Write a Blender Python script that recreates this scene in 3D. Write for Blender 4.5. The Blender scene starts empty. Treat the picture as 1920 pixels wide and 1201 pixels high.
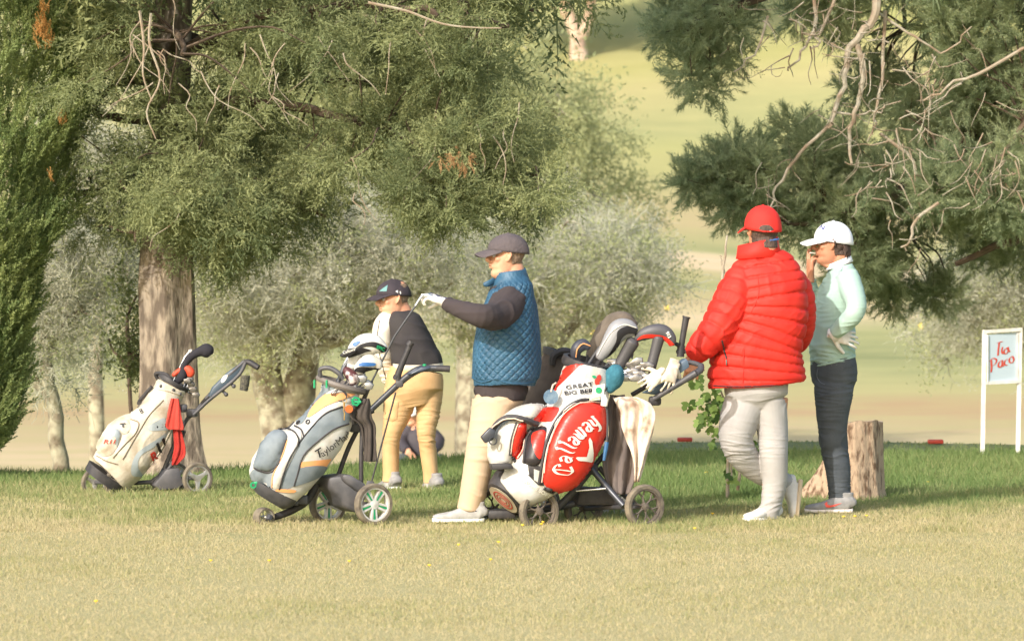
import bpy, bmesh, math, random
import numpy as np
from mathutils import Vector, Matrix
from mathutils.bvhtree import BVHTree
random.seed(7); RNG=np.random.default_rng(7)
scene=bpy.context.scene
COL=scene.collection
F=7920.0; H=1.65; CX=960.0; CY=430.0        # lens in photo pixels, eye height, horizon
CAM=Vector((0,0,H))
R=math.radians
def PT(px,py,D): return Vector(((px-CX)*D/F, D, H-(py-CY)*D/F))
def lin(c): return tuple(((x/255)/12.92 if x/255<=.04045 else ((x/255+.055)/1.055)**2.4) for x in c)
# ---------------------------------------------------------------- materials
MATS={}
def mat(name,rgb,rough=.75,rgb2=None,scale=20,bump=0,bscale=200,metal=0,spec=.5,sheen=0,stretch=None,detail=4,lo=.35,hi=.65,wave=None):
    if name in MATS: return MATS[name]
    m=bpy.data.materials.new(name); m.use_nodes=True; nt=m.node_tree; b=nt.nodes['Principled BSDF']
    b.inputs['Base Color'].default_value=(*lin(rgb),1); b.inputs['Roughness'].default_value=rough
    b.inputs['Metallic'].default_value=metal; b.inputs['Specular IOR Level'].default_value=spec
    if sheen: b.inputs['Sheen Weight'].default_value=sheen
    tc=nt.nodes.new('ShaderNodeTexCoord'); src=tc.outputs['Object']
    if stretch:
        mp=nt.nodes.new('ShaderNodeMapping'); mp.inputs['Scale'].default_value=stretch
        nt.links.new(src,mp.inputs[0]); src=mp.outputs[0]
    if rgb2:
        n=nt.nodes.new('ShaderNodeTexNoise'); n.inputs['Scale'].default_value=scale; n.inputs['Detail'].default_value=detail
        nt.links.new(src,n.inputs['Vector'])
        r=nt.nodes.new('ShaderNodeMapRange'); r.inputs[1].default_value=lo; r.inputs[2].default_value=hi
        nt.links.new(n.outputs[0],r.inputs[0])
        x=nt.nodes.new('ShaderNodeMix'); x.data_type='RGBA'
        x.inputs['A'].default_value=(*lin(rgb),1); x.inputs['B'].default_value=(*lin(rgb2),1)
        nt.links.new(r.outputs[0],x.inputs['Factor']); nt.links.new(x.outputs['Result'],b.inputs['Base Color'])
    if bump:
        n=nt.nodes.new('ShaderNodeTexNoise'); n.inputs['Scale'].default_value=bscale; n.inputs['Detail'].default_value=5
        nt.links.new(src,n.inputs['Vector'])
        u=nt.nodes.new('ShaderNodeBump'); u.inputs['Strength'].default_value=min(1,bump); u.inputs['Distance'].default_value=.01 if bscale<60 else .003
        nt.links.new(n.outputs[0],u.inputs['Height']); nt.links.new(u.outputs[0],b.inputs['Normal'])
    MATS[name]=m; return m
def leafmat(name,a,b_,trans=.35,rough=.6):
    """foliage: per-face random tint between two greens, some light passes through"""
    m=bpy.data.materials.new(name); m.use_nodes=True; nt=m.node_tree; b=nt.nodes['Principled BSDF']; o=nt.nodes['Material Output']
    at=nt.nodes.new('ShaderNodeAttribute'); at.attribute_name='rnd'
    x=nt.nodes.new('ShaderNodeMix'); x.data_type='RGBA'
    x.inputs['A'].default_value=(*lin(a),1); x.inputs['B'].default_value=(*lin(b_),1)
    nt.links.new(at.outputs['Fac'],x.inputs['Factor']); nt.links.new(x.outputs['Result'],b.inputs['Base Color'])
    b.inputs['Roughness'].default_value=rough; b.inputs['Specular IOR Level'].default_value=.25
    t=nt.nodes.new('ShaderNodeBsdfTranslucent'); nt.links.new(x.outputs['Result'],t.inputs[0])
    mx=nt.nodes.new('ShaderNodeMixShader'); mx.inputs[0].default_value=trans
    nt.links.new(b.outputs[0],mx.inputs[1]); nt.links.new(t.outputs[0],mx.inputs[2]); nt.links.new(mx.outputs[0],o.inputs[0])
    return m
# ---------------------------------------------------------------- mesh builder
def cr(pts,k):
    """centripetal catmull-rom through numpy rows, k steps per span"""
    P=np.asarray(pts,float)
    if len(P)<3 or k<=1:
        if len(P)==2 and k>1: return np.array([P[0]+(P[1]-P[0])*t for t in np.linspace(0,1,k+1)])
        return P
    Q=np.vstack([2*P[0]-P[1],P,2*P[-1]-P[-2]]); out=[]
    for i in range(1,len(Q)-2):
        p=Q[i-1:i+3]; t=np.concatenate([[0],np.cumsum(np.sqrt(np.linalg.norm(np.diff(p,axis=0),axis=1))+1e-6)])
        for j in range(k):
            u=t[1]+(t[2]-t[1])*j/k
            a1=(t[1]-u)/(t[1]-t[0])*p[0]+(u-t[0])/(t[1]-t[0])*p[1]; a2=(t[2]-u)/(t[2]-t[1])*p[1]+(u-t[1])/(t[2]-t[1])*p[2]; a3=(t[3]-u)/(t[3]-t[2])*p[2]+(u-t[2])/(t[3]-t[2])*p[3]
            b1=(t[2]-u)/(t[2]-t[0])*a1+(u-t[0])/(t[2]-t[0])*a2; b2=(t[3]-u)/(t[3]-t[1])*a2+(u-t[1])/(t[3]-t[1])*a3
            out.append((t[2]-u)/(t[2]-t[1])*b1+(u-t[1])/(t[2]-t[1])*b2)
    out.append(P[-1]); return np.array(out)
class MB:
    def __init__(s): s.v=[]; s.f=[]
    def add(s,vs,fs):
        o=len(s.v); s.v.extend([tuple(map(float,v)) for v in vs]); s.f.extend([tuple(i+o for i in f) for f in fs]); return s
    def tube(s,pts,r,n=8,k=1,ref=(0,-1,0),cap=True,sq=2.0,round_=False,mod=None):
        """loft along pts; r = scalar, list of scalars, or list of (a,b): a along ref axis, b across. sq = superellipse power"""
        pts=[tuple(p) for p in pts]; m=len(pts)
        if not hasattr(r,'__len__'): r=[r]*m
        rr=[(x,x) if not hasattr(x,'__len__') else tuple(x) for x in r]
        A=cr(np.hstack([np.array(pts,float),np.array(rr,float)]),k)
        P=A[:,:3]; RR=np.maximum(A[:,3:],1e-5)
        T=np.gradient(P,axis=0) if len(P)>1 else np.array([[0,0,1.]])
        T/= (np.linalg.norm(T,axis=1)[:,None]+1e-12)
        if round_:
            a=RR[0].mean()*.5; b=RR[-1].mean()*.5
            P=np.vstack([P[0]-T[0]*a,P,P[-1]+T[-1]*b]); RR=np.vstack([RR[0]*.6,RR,RR[-1]*.6]); T=np.vstack([T[0],T,T[-1]])
        AL=np.concatenate([[0],np.cumsum(np.linalg.norm(np.diff(P,axis=0),axis=1))]); AL=AL/max(AL[-1],1e-9)
        ref=np.array(ref,float); vs=[]; prev=None
        for i in range(len(P)):
            u=ref if prev is None or abs(ref@T[i])<.85 else prev
            u=u-T[i]*(u@T[i]); nu=np.linalg.norm(u)
            if nu<1e-4:
                u=np.array([1.,0,0])-T[i]*T[i][0]; nu=np.linalg.norm(u)
            u/=nu; prev=u; w=np.cross(T[i],u)
            for j in range(n):
                a=2*math.pi*j/n; c,sn=math.cos(a),math.sin(a)
                if sq!=2:
                    c=math.copysign(abs(c)**(2/sq),c); sn=math.copysign(abs(sn)**(2/sq),sn)
                q=1 if mod is None else mod(AL[i],a)
                vs.append(P[i]+u*RR[i][0]*c*q+w*RR[i][1]*sn*q)
        fs=[]; L=len(P)
        for i in range(L-1):
            for j in range(n):
                j2=(j+1)%n; fs.append((i*n+j,i*n+j2,(i+1)*n+j2,(i+1)*n+j))
        if cap: fs.append(tuple(range(n-1,-1,-1))); fs.append(tuple(range((L-1)*n,L*n)))
        return s.add(vs,fs)
    def ball(s,c,r,nu=16,nv=10,M=None):
        if not hasattr(r,'__len__'): r=(r,r,r)
        vs=[(0,0,1)]; 
        for i in range(1,nv):
            t=math.pi*i/nv
            for j in range(nu):
                a=2*math.pi*j/nu; vs.append((math.sin(t)*math.cos(a),math.sin(t)*math.sin(a),math.cos(t)))
        vs.append((0,0,-1)); e=len(vs)-1; fs=[]
        for j in range(nu):
            j2=(j+1)%nu; fs.append((0,1+j,1+j2)); fs.append((e,e-nu+j2,e-nu+j))
            for i in range(nv-2): fs.append((1+i*nu+j,1+(i+1)*nu+j,1+(i+1)*nu+j2,1+i*nu+j2))
        out=[]
        for v in vs:
            q=Vector((v[0]*r[0],v[1]*r[1],v[2]*r[2]))
            if M is not None: q=M@q
            out.append(q+Vector(c))
        return s.add(out,fs)
    def box(s,c,d,M=None,bev=0):
        bm=bmesh.new(); bmesh.ops.create_cube(bm,size=1)
        for v in bm.verts: v.co=Vector((v.co.x*d[0],v.co.y*d[1],v.co.z*d[2]))
        if bev: bmesh.ops.bevel(bm,geom=bm.edges[:],offset=bev,segments=2,affect='EDGES',profile=.5)
        return s.addbm(bm,c,M)
    def addbm(s,bm,c=(0,0,0),M=None):
        bm.verts.index_update(); vs=[]
        for v in bm.verts:
            q=v.co.copy()
            if M is not None: q=M@q
            vs.append(q+Vector(c))
        fs=[tuple(v.index for v in f.verts) for f in bm.faces]; bm.free(); return s.add(vs,fs)
    def prism(s,poly,axis,th,bev=0):
        """poly: list of 3-D points in a plane; extruded by th along axis (both ways half)"""
        axis=Vector(axis).normalized(); bm=bmesh.new()
        f=bm.faces.new([bm.verts.new(Vector(p)-axis*th/2) for p in poly])
        r=bmesh.ops.extrude_face_region(bm,geom=[f])
        for v in [g for g in r['geom'] if isinstance(g,bmesh.types.BMVert)]: v.co+=axis*th
        if bev: bmesh.ops.bevel(bm,geom=bm.edges[:],offset=bev,segments=2,affect='EDGES',profile=.5)
        bmesh.ops.recalc_face_normals(bm,faces=bm.faces[:])
        return s.addbm(bm)
    def lathe(s,prof,c,axis,n=32):
        """prof: (radius, height along axis) closed loop or open list"""
        axis=Vector(axis).normalized(); u=axis.orthogonal().normalized(); w=axis.cross(u); c=Vector(c); vs=[]; m=len(prof)
        for j in range(n):
            a=2*math.pi*j/n
            for (r,h) in prof: vs.append(c+u*r*math.cos(a)+w*r*math.sin(a)+axis*h)
        fs=[]
        for j in range(n):
            j2=(j+1)%n
            for i in range(m): 
                i2=(i+1)%m; fs.append((j*m+i,j2*m+i,j2*m+i2,j*m+i2))
        return s.add(vs,fs)
def me_from(mb,name='m'):
    me=bpy.data.meshes.new(name); me.from_pydata(mb.v,[],mb.f); me.update(); return me
def link(name,me,material,parent=None,smooth=True,recalc=True):
    """mesh data in world coordinates -> object (origin at parent's location, or mesh base centre when top-level)"""
    o=bpy.data.objects.new(name,me); COL.objects.link(o); me.name=name
    if recalc:
        bm=bmesh.new(); bm.from_mesh(me); bmesh.ops.recalc_face_normals(bm,faces=bm.faces[:]); bm.to_mesh(me); bm.free()
    if parent is not None:
        base=world_loc(parent); o.parent=parent
    elif len(me.vertices):
        a=np.empty(len(me.vertices)*3,np.float32); me.vertices.foreach_get('co',a); a=a.reshape(-1,3)
        base=Vector(((a[:,0].min()+a[:,0].max())/2,(a[:,1].min()+a[:,1].max())/2,a[:,2].min())); o.location=base
    else: base=Vector()
    me.transform(Matrix.Translation(-Vector(base)))
    if material: me.materials.append(material)
    if smooth:
        me.polygons.foreach_set('use_smooth',[True]*len(me.polygons))
        if smooth!='full':
            try: me.set_sharp_from_angle(angle=R(40))
            except Exception: pass
    return o
def world_loc(o):
    v=Vector(o.location)
    while o.parent is not None: o=o.parent; v+=Vector(o.location)
    return v
def obj(name,mb,material,parent=None,smooth=True): return link(name,me_from(mb),material,parent,smooth)
def tag(o,label=None,cat=None,group=None,kind=None):
    if label: o['label']=label
    if cat: o['category']=cat
    if group: o['group']=group
    if kind: o['kind']=kind
    return o
def thing(name,loc,label,cat,group=None):
    o=bpy.data.objects.new(name,None); COL.objects.link(o); o.location=loc; o.empty_display_size=.1
    return tag(o,label,cat,group)
def vnoise(p,s,seed=0):
    """cheap smooth pseudo noise on Nx3 array, about -1..1"""
    r=np.random.default_rng(seed); out=0
    for k in range(6):
        d=r.normal(size=3); d/=np.linalg.norm(d); out=out+np.sin(p@d*s*(.6+.25*k)+r.uniform(0,6.28)+1.3*np.sin(p@np.roll(d,1)*s*.7+k))
    return out/4
def bake(mb,voxel=.006,smooth=3,disp=None,fac=.5):
    """union overlapping closed lofts into one continuous surface"""
    me=me_from(mb,'tmp'); bm=bmesh.new(); bm.from_mesh(me); bmesh.ops.recalc_face_normals(bm,faces=bm.faces[:]); bm.to_mesh(me); bm.free()
    o=bpy.data.objects.new('tmp',me); COL.objects.link(o)
    m=o.modifiers.new('r','REMESH'); m.mode='VOXEL'; m.voxel_size=voxel; m.use_smooth_shade=True
    if smooth: m2=o.modifiers.new('s','SMOOTH'); m2.factor=fac; m2.iterations=smooth
    bpy.context.view_layer.update(); dg=bpy.context.evaluated_depsgraph_get()
    out=bpy.data.meshes.new_from_object(o.evaluated_get(dg)); bpy.data.objects.remove(o); bpy.data.meshes.remove(me)
    if disp is not None:
        n=len(out.vertices); co=np.empty(n*3,np.float32); out.vertices.foreach_get('co',co); co=co.reshape(-1,3).astype(float)
        no=np.empty(n*3,np.float32); out.vertices.foreach_get('normal',no); no=no.reshape(-1,3)
        d=disp(co,no); d=d if d.ndim==2 else no*d[:,None]
        out.vertices.foreach_set('co',(co+d).astype(np.float32).ravel()); out.update()
    return out
def baked(name,mb,material,parent,voxel=.006,smooth=3,disp=None,fac=.5):
    return link(name,bake(mb,voxel,smooth,disp,fac),material,parent,'full',recalc=False)
# ---------------------------------------------------------------- things laid on a surface (panels, piping, lettering)
def bvh_of(*objs):
    vs=[];fs=[]
    for o in objs:
        L=world_loc(o); off=len(vs); vs+=[v.co+L for v in o.data.vertices]; fs+=[tuple(i+off for i in p.vertices) for p in o.data.polygons]
    return BVHTree.FromPolygons(vs,fs)
def hit(bvh,px,py):
    d=(PT(px,py,24)-CAM).normalized(); h=bvh.ray_cast(CAM,d)
    if h[0] is None: return None,None
    n=h[1]
    if n.dot(d)>0: n=-n
    return h[0],n
def segdist(p,poly):
    P=np.array(poly,float); Q=np.roll(P,-1,0); d=Q-P; L=(d**2).sum(1)+1e-9
    t=np.clip(((p-P)*d).sum(1)/L,0,1); return np.sqrt((((P+d*t[:,None])-p)**2).sum(1)).min()
def grid_cut(bm,step):
    xs=[v.co.x for v in bm.verts]; ys=[v.co.y for v in bm.verts]
    for ax,(a,b) in ((0,(min(xs),max(xs))),(1,(min(ys),max(ys)))):
        t=math.floor(a/step)*step+step
        while t<b:
            co=(t,0,0) if ax==0 else (0,t,0); no=(1,0,0) if ax==0 else (0,1,0)
            bmesh.ops.bisect_plane(bm,geom=bm.verts[:]+bm.edges[:]+bm.faces[:],plane_co=co,plane_no=no); t+=step
def smoothpoly(p,k=5): 
    P=np.array(p,float); Q=np.vstack([P[-1],P,P[0],P[1]]); out=[]
    for i in range(1,len(Q)-2):
        for j in range(k):
            t=j/k; a,b,c,d=Q[i-1],Q[i],Q[i+1],Q[i+2]
            out.append(.5*((2*b)+(c-a)*t+(2*a-5*b+4*c-d)*t*t+(3*b-a-3*c+d)*t**3))
    return [tuple(q) for q in out]
def panel(name,poly,bvh,material,parent,off=.003,dome=0,edge=6,step=5,curve=True,bm=None):
    snap=bm is None
    if bm is None:
        if curve: poly=smoothpoly(poly)
        bm=bmesh.new()
        try: bm.faces.new([bm.verts.new((x,y,0)) for x,y in poly])
        except Exception: return None
        bmesh.ops.triangulate(bm,faces=bm.faces[:])
    grid_cut(bm,step); dead=[]
    for v in bm.verts:
        p,n=hit(bvh,v.co.x,v.co.y)
        if p is None and snap:
            best=None
            for q in (5,10,16,24,36,50):
                for k in range(16):
                    p,n=hit(bvh,v.co.x+q*math.cos(k*math.pi/8),v.co.y+q*math.sin(k*math.pi/8))
                    if p is not None: break
                if p is not None: break
        if p is None: dead.append(v); continue
        h=off+v.co.z
        if dome: 
            ds=segdist(np.array([v.co.x,v.co.y]),poly); h+=dome*(1-math.exp(-ds/edge))
        if dome: h+=.0022*float(vnoise(np.array([[v.co.x,v.co.y,0.]])*.11,1,9)[0])
        n2=(n*.6+ (CAM-p).normalized()*.4).normalized(); v.co=p+n2*h
    bmesh.ops.delete(bm,geom=dead,context='VERTS')
    bmesh.ops.remove_doubles(bm,verts=bm.verts[:],dist=1e-5)
    me=bpy.data.meshes.new(name); bm.to_mesh(me); bm.free()
    if not len(me.polygons): return None
    return link(name,me,material,parent,'full' if dome else True)
def piping(name,lines,bvh,material,parent,r=.003,off=.004,k=4,closed=False,n=6):
    last=None
    for ln in lines:
        mb=MB()
        P=[tuple(a) for a in (cr(ln,k) if not closed else smoothpoly(ln,k)+[smoothpoly(ln,k)[0]])]; run=[]
        for (x,y) in P:
            p,nn=hit(bvh,x,y)
            if p is None: continue
            run.append(p+nn*off)
        if len(run)>1: mb.tube(run,r,n)
        if mb.v: last=obj(name,mb,material,parent)
    return last
def pieces(name,mbs,material,parent): return [obj(name,m,material,parent) for m in mbs]
def text_bm(s,size,shear=0,bold=0,space=1):
    c=bpy.data.curves.new('t','FONT'); c.body=s; c.size=size; c.shear=shear; c.offset=bold; c.space_character=space; c.align_x='CENTER'; c.align_y='CENTER'
    o=bpy.data.objects.new('t',c); COL.objects.link(o); bpy.context.view_layer.update()
    me=bpy.data.meshes.new_from_object(o.evaluated_get(bpy.context.evaluated_depsgraph_get())); bpy.data.objects.remove(o)
    bm=bmesh.new(); bm.from_mesh(me); bpy.data.meshes.remove(me); return bm
def lettering(name,s,cx,cy,size,ang,bvh,material,parent,off=.006,shear=0,bold=0,space=1,sx=1,arc=0,step=7):
    """real letters laid on the surface; ang in degrees, anticlockwise, size in photo pixels"""
    bm=text_bm(s,size,shear,bold*size,space); a=R(ang)
    for v in bm.verts:
        x,y=v.co.x*sx,v.co.y
        if arc: y+=arc*x*x
        v.co=Vector((cx+x*math.cos(a)-y*math.sin(a), cy-(x*math.sin(a)+y*math.cos(a)),0))
    return panel(name,None,bvh,material,parent,off,step=step,bm=bm)
def pen_bm(glyph_strokes,w,ang):
    """broad-nib lettering: every stroke swept by a flat nib"""
    bm=bmesh.new(); nx,ny=math.cos(ang)*w/2,math.sin(ang)*w/2
    zi=0
    for st in glyph_strokes:
        P=cr(st,5) if len(st)>2 else cr(st,3)
        for (a,b) in zip(P[:-1],P[1:]):
            q=[(a[0]-nx,a[1]-ny),(a[0]+nx,a[1]+ny),(b[0]+nx,b[1]+ny),(b[0]-nx,b[1]-ny)]
            ar=sum(q[i][0]*q[(i+1)%4][1]-q[(i+1)%4][0]*q[i][1] for i in range(4))/2
            if abs(ar)<1e-3: 
                d=np.array([b[0]-a[0],b[1]-a[1]]); d=d/(np.linalg.norm(d)+1e-9)*.4; q=[(a[0]-nx+d[1],a[1]-ny-d[0]),(b[0]+nx+d[1],b[1]+ny-d[0]),(b[0]+nx-d[1],b[1]+ny+d[0]),(a[0]-nx-d[1],a[1]-ny+d[0])]
            # thin side strokes keep hairlines visible
            zi+=1; bm.faces.new([bm.verts.new((x,y,.00012*(zi%9))) for x,y in q])
            d=np.array([b[0]-a[0],b[1]-a[1]]); d=d/(np.linalg.norm(d)+1e-9)*w*.12
            q=[(a[0]+d[1],a[1]-d[0]),(b[0]+d[1],b[1]-d[0]),(b[0]-d[1],b[1]+d[0]),(a[0]-d[1],a[1]+d[0])]
            bm.faces.new([bm.verts.new((x,y,.0012+.0001*(zi%9))) for x,y in q])
    return bm
def hand_mb(mb,w,f,n,left,curl=(.5,.5,.5,.5),s=1.,thumb=(.6,.7,.2),spread=.13,mid=1.,tcurl=.5,thin=1.):
    """w wrist, f direction of fingers, n direction the palm faces"""
    f=Vector(f).normalized(); n=Vector(n); n=(n-f*n.dot(f)).normalized(); t=n.cross(f) if left else f.cross(n); w=Vector(w)
    mb.tube([w-f*.03*s,w,w+f*.035*s,w+f*.075*s,w+f*.092*s],[(a*s*thin,b*s*thin) for a,b in ((.026,.020),(.027,.019),(.038,.017),(.042,.014),(.040,.011))],16,k=3,ref=tuple(t),sq=2.5)
    tips=[]
    for i,(o,L) in enumerate(((.031,.070),(.0105,.079),(-.0105,.073),(-.030,.058))):
        p=w+f*(.088-.004*abs(i-1.2))*s+t*o*s; a=0; d0=(f+t*(1.5-i)*spread).normalized(); pts=[p-f*.02*s,p]; rr=[.0088*s,.0088*s]
        for k,(seg,cu) in enumerate(((.46,.7),(.30,1.1),(.24,.9))):
            a+=curl[i]*cu; d=d0*math.cos(a)+n*math.sin(a); p=p+d*L*seg*s; pts.append(p); rr.append((.0082-.0008*k)*s)
        mb.tube(pts,[q*thin for q in rr],10,k=2,round_=True); tips.append((pts,rr))
    b=w+f*.018*s+t*.026*s+n*.006*s; d=(f*thumb[0]+t*thumb[1]+n*thumb[2]).normalized(); p1=b+d*.040*s; d2=(d+n*tcurl*.5+f*.3-t*.25*tcurl).normalized(); p2=p1+d2*.032*s; d3=(d2+n*tcurl*.3+f*.2).normalized()
    mb.tube([b-d*.01*s,p1,p2,p2+d3*.022*s],[.016*s*thin,.0125*s*thin,.0105*s*thin,.009*s*thin],10,k=2,round_=True)
    return tips
# ================================================================ camera, sun, sky
cam=bpy.data.cameras.new('camera'); co=bpy.data.objects.new('camera',cam); COL.objects.link(co); scene.camera=co
co.location=CAM; co.rotation_euler=(R(90),0,0)
cam.sensor_width=36; cam.lens=36*F/1920; cam.shift_y=-(600.5-CY)/1920; cam.clip_end=5000; cam.clip_start=.5
cam.dof.use_dof=True; cam.dof.focus_distance=24.2; cam.dof.aperture_fstop=5.6
AZ,EL=R(-34),R(30)       # sun behind the photographer, to the left
sd=Vector((math.sin(AZ)*math.cos(EL),-math.cos(AZ)*math.cos(EL),math.sin(EL)))   # towards the sun
sun=bpy.data.lights.new('sun','SUN'); sun.energy=2.3; sun.angle=R(.55); sun.color=(1,.965,.915)
so=bpy.data.objects.new('sun',sun); COL.objects.link(so); so.rotation_euler=sd.to_track_quat('Z','Y').to_euler(); so.location=(0,0,20)
w=bpy.data.worlds.new('World'); scene.world=w; w.use_nodes=True; nt=w.node_tree
sky=nt.nodes.new('ShaderNodeTexSky'); sky.sky_type='NISHITA'; sky.sun_disc=False; sky.sun_elevation=EL
sky.sun_rotation=math.atan2(sd.x,sd.y); sky.air_density=1.3; sky.dust_density=3
nt.links.new(sky.outputs[0],nt.nodes['Background'].inputs[0]); nt.nodes['Background'].inputs[1].default_value=.15
scene.view_settings.view_transform='Standard'; scene.view_settings.look='None'; scene.view_settings.exposure=.90; scene.view_settings.gamma=1
# ================================================================ ground
_D=np.array([60,75,100,125,150,175,200,230,300,420,600,900]); _Z=np.array([-1.6,-1.85,-1.76,-1.0,.8,4.6,9.6,16.5,31,52,75,95.])
_ts=np.linspace(0,900,3601)
def _crest(x,D):
    px=CX+F*x/max(D,1)
    return 13068/(np.interp(px,[-400,0,400,700,900,1230,1700,1920,2400],[890,884,880,868,850,824,826,830,835])-CY)
def ground_z(x,D):
    c=_crest(x,D)
    if D<=c: z=-.004*max(0,D-c+3)
    else:
        xs=np.concatenate([[c,c+1,c+3,c+7,c+14,50],_D]); zs=np.concatenate([[-.012,-.08,-.32,-.72,-1.15,-1.45],_Z]); 
        xs=np.maximum.accumulate(xs); z=float(np.interp(D,xs,zs))
    s=min(1,max(0,(D-60)/60)); z+=s*(1.1*math.sin(x*.045+D*.02)+.5*math.sin(x*.11+1+D*.05))
    if D>120: z+=.06*max(0,abs(x)-15)
    return z+.006*math.sin(x*2.3+D)*math.sin(D*1.7+x)
ys=np.concatenate([np.arange(-60,12,4),np.arange(12,50,.33),np.arange(50,120,2.),np.arange(120,260,4.),np.arange(260,920,30.)])
xa=np.concatenate([np.arange(0,6,.33),np.arange(6,16,1.),np.arange(16,60,4.),np.arange(60,640,40.)]); xs=np.concatenate([-xa[:0:-1],xa])
vs=[(x,y,ground_z(x,y)) for y in ys for x in xs]; n=len(xs)
fs=[(i*n+j,i*n+j+1,(i+1)*n+j+1,(i+1)*n+j) for i in range(len(ys)-1) for j in range(n-1)]
g=bpy.data.meshes.new('ground'); g.from_pydata(vs,[],fs)
def ground_mat():
    m=bpy.data.materials.new('golf course turf'); m.use_nodes=True; nt=m.node_tree; N=nt.nodes; L=nt.links; b=N['Principled BSDF']; b.inputs['Roughness'].default_value=.9; b.inputs['Specular IOR Level'].default_value=.15
    geo=N.new('ShaderNodeNewGeometry'); sep=N.new('ShaderNodeSeparateXYZ'); L.new(geo.outputs['Position'],sep.inputs[0])
    # mown bands and dry strips down the course
    ns=N.new('ShaderNodeTexNoise'); ns.inputs['Scale'].default_value=.06; ns.inputs['Detail'].default_value=4; L.new(geo.outputs['Position'],ns.inputs['Vector'])
    ad=N.new('ShaderNodeMath'); ad.operation='MULTIPLY_ADD'; ad.inputs[1].default_value=34; L.new(ns.outputs[0],ad.inputs[0])
    sb=N.new('ShaderNodeMath'); sb.operation='ADD'; sb.inputs[1].default_value=-17; L.new(ad.outputs[0],sb.inputs[0]); L.new(sep.outputs['Y'],ad.inputs[2])
    dv=N.new('ShaderNodeMath'); dv.operation='DIVIDE'; dv.inputs[1].default_value=260; L.new(sb.outputs[0],dv.inputs[0])
    cr_=N.new('ShaderNodeValToRGB'); L.new(dv.outputs[0],cr_.inputs[0]); e=cr_.color_ramp
    dry=(222,196,156); tan=(198,176,130); green=(164,164,110); olive=(186,174,120); brown=(190,156,116); deep=(142,146,96)
    st=[(0,green),(50,olive),(60,dry),(70,tan),(77,brown),(83,olive),(90,green),(98,deep),(105,green),(110,dry),(117,tan),(122,olive),(129,green),(137,olive),(141,(236,206,166)),(150,(236,208,170)),(153,green),(163,tan),(174,olive),(184,(180,176,112)),(192,green),(203,olive),(212,(170,168,100)),(260,olive)]
    for k,(d,c) in enumerate(st):
        if k<2: el=e.elements[k]; el.position=d/260
        else: el=e.elements.new(d/260)
        el.color=(*lin([q*.92 for q in c]),1)
    ns2=N.new('ShaderNodeTexNoise'); ns2.inputs['Scale'].default_value=1.3; ns2.inputs['Detail'].default_value=9; ns2.inputs['Roughness'].default_value=.65
    mp=N.new('ShaderNodeMapping'); mp.inputs['Scale'].default_value=(.25,.5,.5); L.new(geo.outputs['Position'],mp.inputs[0]); L.new(mp.outputs[0],ns2.inputs['Vector'])
    mx=N.new('ShaderNodeMix'); mx.data_type='RGBA'; mx.blend_type='MIX'
    mr=N.new('ShaderNodeMapRange'); mr.inputs[1].default_value=.38; mr.inputs[2].default_value=.66; mr.inputs[4].default_value=.6; L.new(ns2.outputs[0],mr.inputs[0])
    L.new(mr.outputs[0],mx.inputs['Factor']); L.new(cr_.outputs[0],mx.inputs['A']); mx.inputs['B'].default_value=(*lin((176,168,114)),1)
    # near turf: dry in front, lusher behind, closely mown tee beyond, shade put into its green
    near=N.new('ShaderNodeValToRGB'); dn=N.new('ShaderNodeMath'); dn.operation='MULTIPLY_ADD'; dn.inputs[1].default_value=1/40; L.new(sep.outputs['Y'],dn.inputs[0])
    nw=N.new('ShaderNodeTexNoise'); nw.inputs['Scale'].default_value=.8; L.new(geo.outputs['Position'],nw.inputs['Vector'])
    nm=N.new('ShaderNodeMath'); nm.operation='MULTIPLY_ADD'; nm.inputs[1].default_value=.10; nm.inputs[2].default_value=-.05; L.new(nw.outputs[0],nm.inputs[0]); L.new(nm.outputs[0],dn.inputs[2])
    L.new(dn.outputs[0],near.inputs[0]); e=near.color_ramp
    for k,(d,c) in enumerate([(0,(168,156,114)),(22.5,(164,156,112)),(26,(128,134,86)),(30.2,(112,124,70)),(31.2,(118,126,84)),(36,(124,130,88))]):
        if k<2: el=e.elements[k]; el.position=d/40
        else: el=e.elements.new(d/40)
        el.color=(*lin(c),1)
    sw=N.new('ShaderNodeMapRange'); sw.inputs[1].default_value=34.5; sw.inputs[2].default_value=36; L.new(sep.outputs['Y'],sw.inputs[0])
    fm=N.new('ShaderNodeMix'); fm.data_type='RGBA'; L.new(sw.outputs[0],fm.inputs['Factor']); L.new(near.outputs[0],fm.inputs['A']); L.new(mx.outputs['Result'],fm.inputs['B'])
    L.new(fm.outputs['Result'],b.inputs['Base Color'])
    nb=N.new('ShaderNodeTexNoise'); nb.inputs['Scale'].default_value=40; nb.inputs['Detail'].default_value=4; L.new(geo.outputs['Position'],nb.inputs['Vector'])
    bp=N.new('ShaderNodeBump'); bp.inputs['Strength'].default_value=.5; bp.inputs['Distance'].default_value=.02; L.new(nb.outputs[0],bp.inputs['Height']); L.new(bp.outputs[0],b.inputs['Normal'])
    return m
gr=link('ground',g,ground_mat(),None,'full'); tag(gr,'mown golf course ground rising to a dry hillside','ground',kind='structure')
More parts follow.
